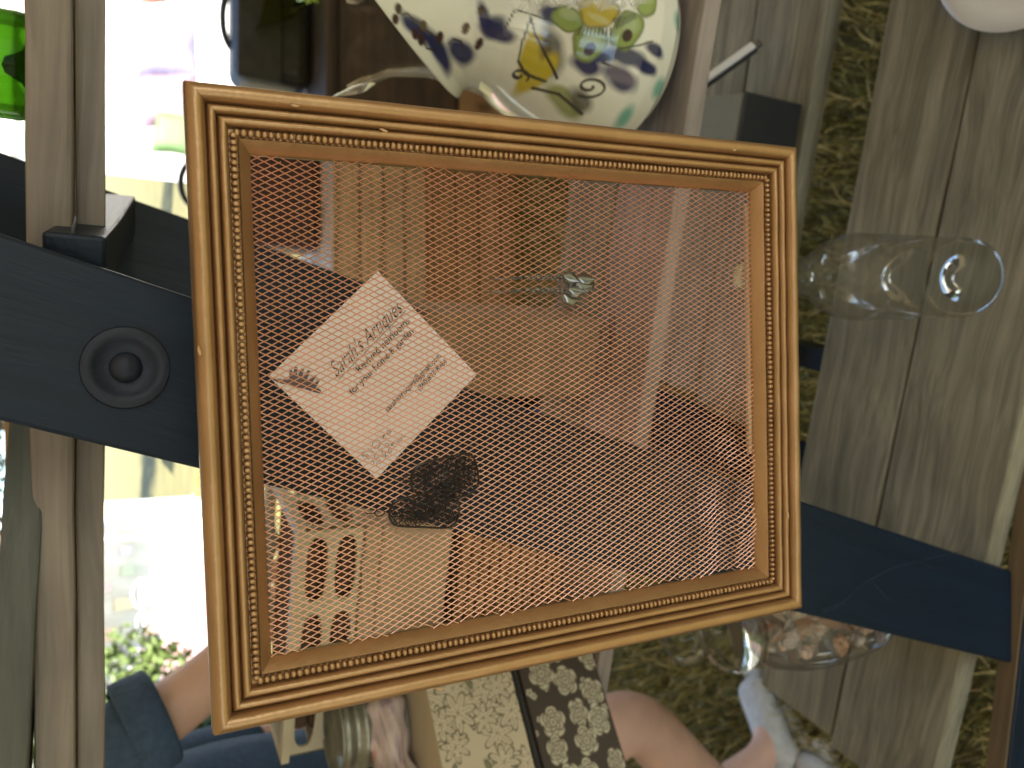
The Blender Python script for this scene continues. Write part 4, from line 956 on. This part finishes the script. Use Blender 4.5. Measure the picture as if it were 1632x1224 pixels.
J = [((-.80, 1.27, .90), (.150, .115)), ((-.79, 1.26, 1.05), (.135, .105)), ((-.765, 1.245, 1.25), (.150, .11)), ((-.74, 1.235, 1.40), (.095, .08)), ((-.725, 1.23, 1.47), .052), ((-.70, 1.225, 1.545), (.075, .085)), ((-.69, 1.225, 1.63), (.078, .088)), ((-.692, 1.225, 1.69), (.05, .06)),
     (sh, .060), (el, .046), (fo, .041), (wr, .027), (hd, (.036, .018)),
     ((-.745, 1.40, 1.385), .058), ((-.73, 1.46, 1.12), .043), ((-.62, 1.42, .95), .030), ((-.58, 1.40, .89), (.034, .018)),
     ((-.785, 1.185, .84), .085), ((-.605, 1.165, .53), .062), ((-.78, 1.175, .36), .058), ((-.96, 1.18, .10), .038), ((-.86, 1.175, .035), (.036, .028)), ((-.80, 1.175, .03), (.03, .02)),
     ((-.805, 1.355, .84), .085), ((-.96, 1.33, .50), .060), ((-.92, 1.29, .30), .054), ((-.81, 1.255, .10), .036), ((-.755, 1.31, .035), (.034, .026)), ((-.715, 1.35, .03), (.03, .02))]
E_ = [(0, 1), (1, 2), (2, 3), (3, 4), (4, 5), (5, 6), (6, 7), (3, 8), (8, 9), (9, 10), (10, 11), (11, 12), (3, 13), (13, 14), (14, 15), (15, 16), (0, 17), (17, 18), (18, 19), (19, 20), (20, 21), (21, 22), (0, 23), (23, 24), (24, 25), (25, 26), (26, 27), (27, 28)]
J = [((Vector(p) + Vector((.085, -.01, 0))), r) if i in (0, 1, 2, 3, 4, 5, 6, 7, 13, 14, 17, 23) else (Vector(p), r) for i, (p, r) in enumerate(J)]; J[8] = (sh + Vector((.06, -.01, 0)), .060)
body = MB(); body.add(*skin(J, E_))
def fingers(w0, h0, palm_n):
    f = (h0 - w0).normalized(); side = f.cross(palm_n).normalized()
    for k, (o, ln) in enumerate(((-.030, .058), (-.011, .074), (.009, .080), (.028, .072))):
        b0 = h0 - f * .01 + side * o * .8; p1 = b0 + f * ln * .45 + palm_n * .006 + side * o * .15; p2 = p1 + f * ln * .33 - palm_n * .010; p3 = p2 + f * ln * .25 - palm_n * .018
        body.add(*skin([(b0, .009), (p1, .0088), (p2, .0078), (p3, .0066)], [(0, 1), (1, 2), (2, 3)], 0, 1))
    b0 = w0.lerp(h0, .45) + side * .022; body.add(*skin([(b0, .011), (b0 + f * .028 + side * .026, .0100), (b0 + f * .052 + side * .034 - palm_n * .008, .0085), (b0 + f * .070 + side * .036 - palm_n * .016, .007)], [(0, 1), (1, 2), (2, 3)], 0, 1))
fingers(wr, hd, Vector((.2, -.3, .93)).normalized()); fingers(Vector((-.62, 1.42, .95)), Vector((-.58, 1.40, .89)), Vector((.5, -.6, .6)).normalized())
# face: nose, lips, ears (head faces +X, slightly down)
body.add(*skin([((-.540, 1.215, 1.605), .010), ((-.522, 1.215, 1.585), .013), ((-.517, 1.215, 1.575), .014)], [(0, 1), (1, 2)], 0, 2))
for s in (-1, 1): body.ball((-.610, 1.215 + s * .084, 1.595), (.018, .008, .030), 10, 8)
body.ball((-.537, 1.215, 1.545), (.010, .024, .008), 12, 6)
person = empty('person', (-.78, 1.27, 0), 'person in a denim shirt reaching an arm out, bare legs and sneakers', 'person')
def pbuild(mb, name, m): 
    o = mb.build(name, m, person, True); o.location = -Vector(person.location); return o
pbuild(body, 'body', SKIN)
inf = .014
def grow(idx, edges, extra, ov={}):
    vs = []
    for i in idx:
        p, r = J[i]; r = r if hasattr(r, '__len__') else (r, r); p = ov.get(i, p); vs.append((p, (r[0] + extra, r[1] + extra)))
    mp_ = {k: i for i, k in enumerate(idx)}; return skin(vs, [(mp_[a], mp_[b]) for a, b in edges])
mb = MB(); cuff = el.lerp(fo, .38)
mb.add(*grow([0, 1, 2, 3, 8, 9, 10, 13, 14], [(0, 1), (1, 2), (2, 3), (3, 8), (8, 9), (9, 10), (3, 13), (13, 14)], .017, {10: el.lerp(fo, .45)})); pbuild(mb, 'shirt', DENIM)
mb = MB(); dcf = (fo - el).normalized(); mb.tube([cuff - dcf * .030, cuff - dcf * .027, cuff + dcf * .012, cuff + dcf * .016, cuff + dcf * .013, cuff - dcf * .01], [.056, .064, .062, .059, .052, .046], 24, cap=False); pbuild(mb, 'rolled_cuff', DENIM)
mb = MB(); k1 = Vector(J[17][0]).lerp(Vector(J[18][0]), .45); k2 = Vector(J[23][0]).lerp(Vector(J[24][0]), .45)
mb.add(*grow([0, 17, 18, 23, 24], [(0, 17), (17, 18), (0, 23), (23, 24)], .022, {18: k1, 24: k2})); pbuild(mb, 'shorts', DENIM)
HAIR = mat('hair', (.06, .035, .02), .5, 0, .4, 120, (1, 1, .1), .4)
mb = MB(); mb.ball((-.635, 1.215, 1.625), (.088, .098, .10), 20, 14); mb.ball((-.69, 1.215, 1.56), (.05, .085, .11), 16, 10); pbuild(mb, 'hair', HAIR)
EYE = mat('eye', (.05, .04, .03), .1)
for s in (-1, 1): mb = MB(); mb.ball((-.543, 1.215 + s * .032, 1.612), (.009, .011, .007), 10, 6); pbuild(mb, 'eye', EYE)
SHOE = mat('grey_sneaker', (.50, .50, .46), .7, 0, .15, 60, bump=.3); SOLE = mat('rubber_sole', (.66, .65, .58), .7)
for (ank, toe) in ((Vector((-.96, 1.18, 0)), Vector((-.795, 1.175, 0))), (Vector((-.81, 1.255, 0)), Vector((-.695, 1.372, 0)))):
    f = (toe - ank).normalized(); mb = MB()
    mb.add(*skin([(ank - f * .045 + Vector((0, 0, .050)), (.042, .040)), (ank + Vector((0, 0, .072)), (.046, .048)), (ank + f * .06 + Vector((0, 0, .052)), (.046, .040)), (ank + f * .12 + Vector((0, 0, .042)), (.056, .034)), (toe + f * .005 + Vector((0, 0, .038)), (.048, .030))], [(0, 1), (1, 2), (2, 3), (3, 4)]))
    s = pbuild(mb, 'sneaker', SHOE)
    side = Vector((-f.y, f.x, 0)); outl = []
    for t in np.linspace(0, 2 * PI, 29)[:-1]:
        q = math.cos(t); w = .044 * (1 - .12 * q) * abs(math.sin(t)) ** .7 * math.copysign(1, math.sin(t)); outl.append(ank + f * (.062 + .135 * q) + side * w)
    so_ = MB(); n = len(outl); so_.add([p + Vector((0, 0, .004)) for p in outl] + [p + Vector((0, 0, .026)) for p in outl], [tuple(range(n - 1, -1, -1)), tuple(range(n, 2 * n))] + [(i, (i + 1) % n, n + (i + 1) % n, n + i) for i in range(n)]); so_.build('sole', SOLE, s)
    la = MB()
    for i in range(5):
        p = ank + f * (.045 + .016 * i) + Vector((0, 0, .094 - .007 * i)); la.tube([p - side * .024 - Vector((0, 0, .010)), p - side * .01, p + side * .01, p + side * .024 - Vector((0, 0, .010))], .003, 5)
    la.build('laces', SOLE, s, True)

# ================================================================== THE SUNLIT MARKET BEYOND
tent('white market tent with a full back wall across the lawn', -3.4, 12.0, 3.2, 3.2, 2.2, 3.2, wall=1)
tent('white market tent beside the cushion table', 3.6, 9.6, 3.4, 3.2, 2.2, 3.2, wall=-1)
tent('distant white market tent near the trees', .6, 17.5, 3.2, 3.2, 2.2, 3.2, wall=-1)
def ctable(name, x, y, w, d_, h, m, label, rz=0):
    e = empty(name, (x, y, 0), label, 'table', rot=(0, 0, rz)); bbox('table_top', (w, d_, .03), WHITE, e, .004, 1, (0, 0, h - .018))
    mb = MB(); P = []
    per = [(-w / 2 - .01, -d_ / 2 - .01), (w / 2 + .01, -d_ / 2 - .01), (w / 2 + .01, d_ / 2 + .01), (-w / 2 - .01, d_ / 2 + .01)]
    for k in range(4):
        a, b_ = Vector(per[k]), Vector(per[(k + 1) % 4]); nn = Vector((b_.y - a.y, a.x - b_.x)).normalized()
        for i in range(24): P.append((a.lerp(b_, i / 24), nn, i + k * 24))
    n = len(P); vs = [(p.x, p.y, h + .002) for p, nn, i in P] + [(p.x + nn.x * .003, p.y + nn.y * .003, h - .03) for p, nn, i in P] + [(p.x + nn.x * (.03 + .02 * math.sin(i * 1.1)), p.y + nn.y * (.03 + .02 * math.sin(i * 1.1)), .06 + .02 * math.sin(i * .7)) for p, nn, i in P]
    fs_ = [tuple(range(n))] + [(r * n + (i + 1) % n, r * n + i, (r + 1) * n + i, (r + 1) * n + (i + 1) % n) for r in range(2) for i in range(n)]
    mb.add(vs, fs_); mb.build('tablecloth', m, e)
    for s in (-1, 1):
        for t in (-1, 1): mb = MB(); mb.tube([(s * (w / 2 - .06), t * (d_ / 2 - .06), 0), (s * (w / 2 - .06), t * (d_ / 2 - .06), h - .034)], .016, 8); mb.build('leg', POLE, e)
    return e
REDC = mat('red_cloth', (.62, .36, .35), .8, 0, .15, 10); WCL = mat('white_cloth', (.8, .78, .74), .85, 0, .04, 10)
ctable('red_table', -2.75, 9.2, 1.7, .7, .74, REDC, 'table under a red cloth in front of the far tent')
ctable('white_table', 2.75, 6.1, 2.3, .8, .76, WCL, 'table under a white cloth hanging to the grass', .1)
ctable('white_table', -2.3, 11.4, 1.3, .6, .74, WCL, 'small white clothed table inside the far tent')
COLS = [mat('goods_%d' % i, c, .6, 0, .2, 20) for i, c in enumerate(((.17, .10, .12), (.07, .12, .035), (.13, .115, .17), (.20, .08, .05), (.05, .08, .15), (.22, .19, .1)))]
for i, (x, y, z, r, k, lab) in enumerate(((2.0, 6.0, .762, .19, 0, 'pink floral cushion leaning on the white table'), (2.35, 6.05, .762, .22, 2, 'lilac cushion on the white table'), (1.75, 5.95, .762, .15, 1, 'green cushion at the end of the white table'), (2.9, 6.1, .762, .2, 3, 'orange cushion on the white table'), (3.3, 6.1, .762, .2, 0, 'rose cushion at the far end of the white table'))):
    mb = MB(); n = 14; vs = []; fs_ = []
    for sgn in (1, -1):
        for j in range(n + 1):
            for ii in range(n + 1):
                u, v = ii / n * 2 - 1, j / n * 2 - 1; th = .35 * r * ((1 - u ** 4) * (1 - v ** 4)) ** .5; pin = 1 - .10 * (abs(u) ** 2 * (1 - abs(v)) + abs(v) ** 2 * (1 - abs(u))); vs.append((u * r * pin, sgn * th, v * r * pin))
    K = (n + 1) ** 2
    for j in range(n):
        for ii in range(n): q = j * (n + 1) + ii; fs_ += [(q, q + 1, q + n + 2, q + n + 1), (K + q + n + 1, K + q + n + 2, K + q + 1, K + q)]
    mb.add(vs, fs_); o = mb.build('cushion', COLS[k], None, True); o.location = (x, y, z + r * .93); o.rotation_euler = (-.35, .1 * (i % 3 - 1), .3 * (i % 2)); tag(o, lab, 'cushion')
for i, (x, s) in enumerate(((-2.95, .16), (-2.52, .13), (-2.2, .15))):
    mb = MB(); mb.lathe([(s * .7, 0), (s * .8, .005), (s, s * 1.5), (s * 1.06, s * 1.5), (s * 1.06, s * 1.56), (s * .95, s * 1.56), (s * .75, .02)], 32); e = empty('white_tub', (x, 9.1, .743), ('large white tub near the end of the red table', 'smallest white tub on the red table', 'white tub in the row on the red table')[i], 'tub'); mb.build('body', WHITE, e, True)
    mb = MB(); mb.tube([(s * 1.0 * math.cos(t), 0, s * 1.5 + s * .6 * math.sin(t)) for t in np.linspace(0, PI, 14)], .006, 6); mb.build('handle', WHITE, e, True)
PALE = [mat('pale_goods_%d' % i, c, .8, 0, .1, 20) for i, c in enumerate(((.75, .60, .62), (.55, .68, .50), (.66, .62, .74), (.75, .55, .45), (.50, .58, .70), (.78, .72, .52)))]
# small goods hung on the far tent's wall
for i in range(12):
    x = -4.6 + i * .25 + random.uniform(-.05, .05); z = random.choice((.95, 1.25, 1.55)) + random.uniform(-.05, .05); k = i % 6
    e = empty('hanging_banner', (x, 13.44, z), '%s cloth banner hung on the back wall of the far tent, %s' % (('pink', 'green', 'lilac', 'orange', 'blue', 'yellow')[k], 'larger of its colour' if i < 6 else 'smaller of its colour'), 'banner', 'banners on the far tent wall')
    f_ = 1.2 if i < 6 else .8
    mb = MB(); w, h = .08 * f_, .13 * f_; mb.add([(-w, 0, h), (w, 0, h), (w, -.01, -h), (0, -.015, -h * .7), (-w, -.01, -h)], [(0, 4, 3, 2, 1)]); mb.build('cloth', PALE[k], e)
    mb = MB(); mb.tube([(-w - .02, 0, h), (w + .02, 0, h)], .006, 6); mb.build('rod', TAN, e)

# trees and shrubs
LEAFM = [mat('leaf_%d' % i, c, .55, 0, .35, 2.5) for i, c in enumerate(((.055, .095, .022), (.085, .12, .03), (.035, .07, .02)))]
BARK = mat('bark', (.12, .09, .06), .9, 0, .4, 20, (1, 1, .3), .8)
def foliage(blobs, n, ls, seed):
    rng = np.random.RandomState(seed); B = np.array([b_[0] for b_ in blobs]); R_ = np.array([b_[1] for b_ in blobs]); wgt = R_ ** 2 / (R_ ** 2).sum(); idx = rng.choice(len(B), n, p=wgt)
    dr_ = rng.normal(size=(n, 3)); dr_ /= np.linalg.norm(dr_, axis=1)[:, None]; P = B[idx] + dr_ * (R_[idx] * (.55 + .5 * rng.rand(n)))[:, None]
    a = rng.normal(size=(n, 3)); a /= np.linalg.norm(a, axis=1)[:, None]; b_ = np.cross(a, rng.normal(size=(n, 3))); b_ /= np.linalg.norm(b_, axis=1)[:, None]; s = ls * (.6 + .8 * rng.rand(n))[:, None]
    V = np.stack([P - a * s, P + b_ * s * .45, P + a * s, P - b_ * s * .45], 1).reshape(-1, 3); F_ = (np.arange(n)[:, None] * 4 + np.arange(4)).tolist()
    return V.tolist(), F_
def tree(label, x, y, h, r, k, n=6000, ls=.11):
    t = empty('tree', (x, y, 0), label, 'tree', 'trees round the market'); rng = random.Random(int(x * 100 + y * 7)); mb = MB()
    mb.tube([(0, 0, 0), (.05, .02, h * .2), (-.04, .05, h * .45), (.05, 0, h * .8)], [h * .035, h * .028, h * .02, h * .007], 10); blobs = []
    for i in range(9):
        a = rng.uniform(0, 6.28); z0 = h * rng.uniform(.22, .5); q = Vector((math.cos(a) * r * rng.uniform(.4, .8), math.sin(a) * r * rng.uniform(.4, .8), h * rng.uniform(.4, .85)))
        mb.tube([(0, 0, z0), Vector((0, 0, z0)).lerp(q, .5) + Vector((0, 0, .1)), q], [h * .014, h * .009, h * .004], 6); blobs.append((q, r * rng.uniform(.3, .48)))
    blobs.append(((0, 0, h * .85), r * .45)); mb.build('trunk', BARK, t, True)
    m = MB(); V, F_ = foliage(blobs, n, ls, int(abs(x * 31 + y * 17))); m.add(V, F_); m.build('crown', LEAFM[k], t)
tree('leafy tree behind the far tent with the red table', -6.3, 15.5, 7, 2.6, 0)
tree('broad tree growing between the two nearer tents', -.9, 21.5, 8, 3.2, 1)
tree('dark tree behind the tent beside the cushions', 5.2, 15.5, 7.5, 2.8, 2)
tree('pale green tree beyond the distant tent', 2.6, 24, 8, 3.0, 1)
tree('tall dark tree at the far edge of the lawn', -4.2, 25, 9, 3.4, 2)
tree('young tree standing left of the red table', -5.4, 10.2, 4.5, 1.5, 1)
def shrub(label, x, y, r, k):
    t = empty('shrub', (x, y, 0), label, 'shrub', 'shrubs on the lawn'); mb = MB(); blobs = []
    rng = random.Random(int(x * 50))
    for i in range(7):
        a = i * .9; q = Vector((math.cos(a) * r * .55, math.sin(a) * r * .55, r * rng.uniform(.4, 1.1))); mb.tube([(0, 0, 0), q * .6, q], [.02, .014, .006], 6); blobs.append((q, r * .45))
    mb.build('stem', BARK, t, True); m = MB(); V, F_ = foliage(blobs, 2200, .06, int(abs(x * 77))); m.add(V, F_); m.build('foliage', LEAFM[k], t)
shrub('rounded shrub with pale leaf clumps beside the red table', -3.95, 8.3, .75, 1); shrub('low dark shrub in front of the far tent', -4.6, 9.4, .8, 2); shrub('small shrub at the foot of the white table', 1.1, 8.2, .5, 0)
tree('slender young tree with pale leaves growing before the red table', -2.75, 7.3, 1.9, .62, 1, 2600, .05)
shrub('bushy shrub at the foot of the slender young tree', -3.15, 7.6, .6, 2)
# trees and a tent added behind the camera, unseen, to block sky light
tree('added spreading tree, unseen behind the camera, blocking sky light', -4.6, -12.5, 8, 3.4, 0, 9000, .15)
tree('second added spreading tree, unseen behind the camera, blocking sky light', 1.2, -15.5, 8.5, 3.6, 2, 9000, .15)
tent('added tan market tent, unseen behind the camera, blocking sky light', .2, -7.6, 3.4, 3.2, 2.2, 3.1, wall=-1, roofm=THICK)
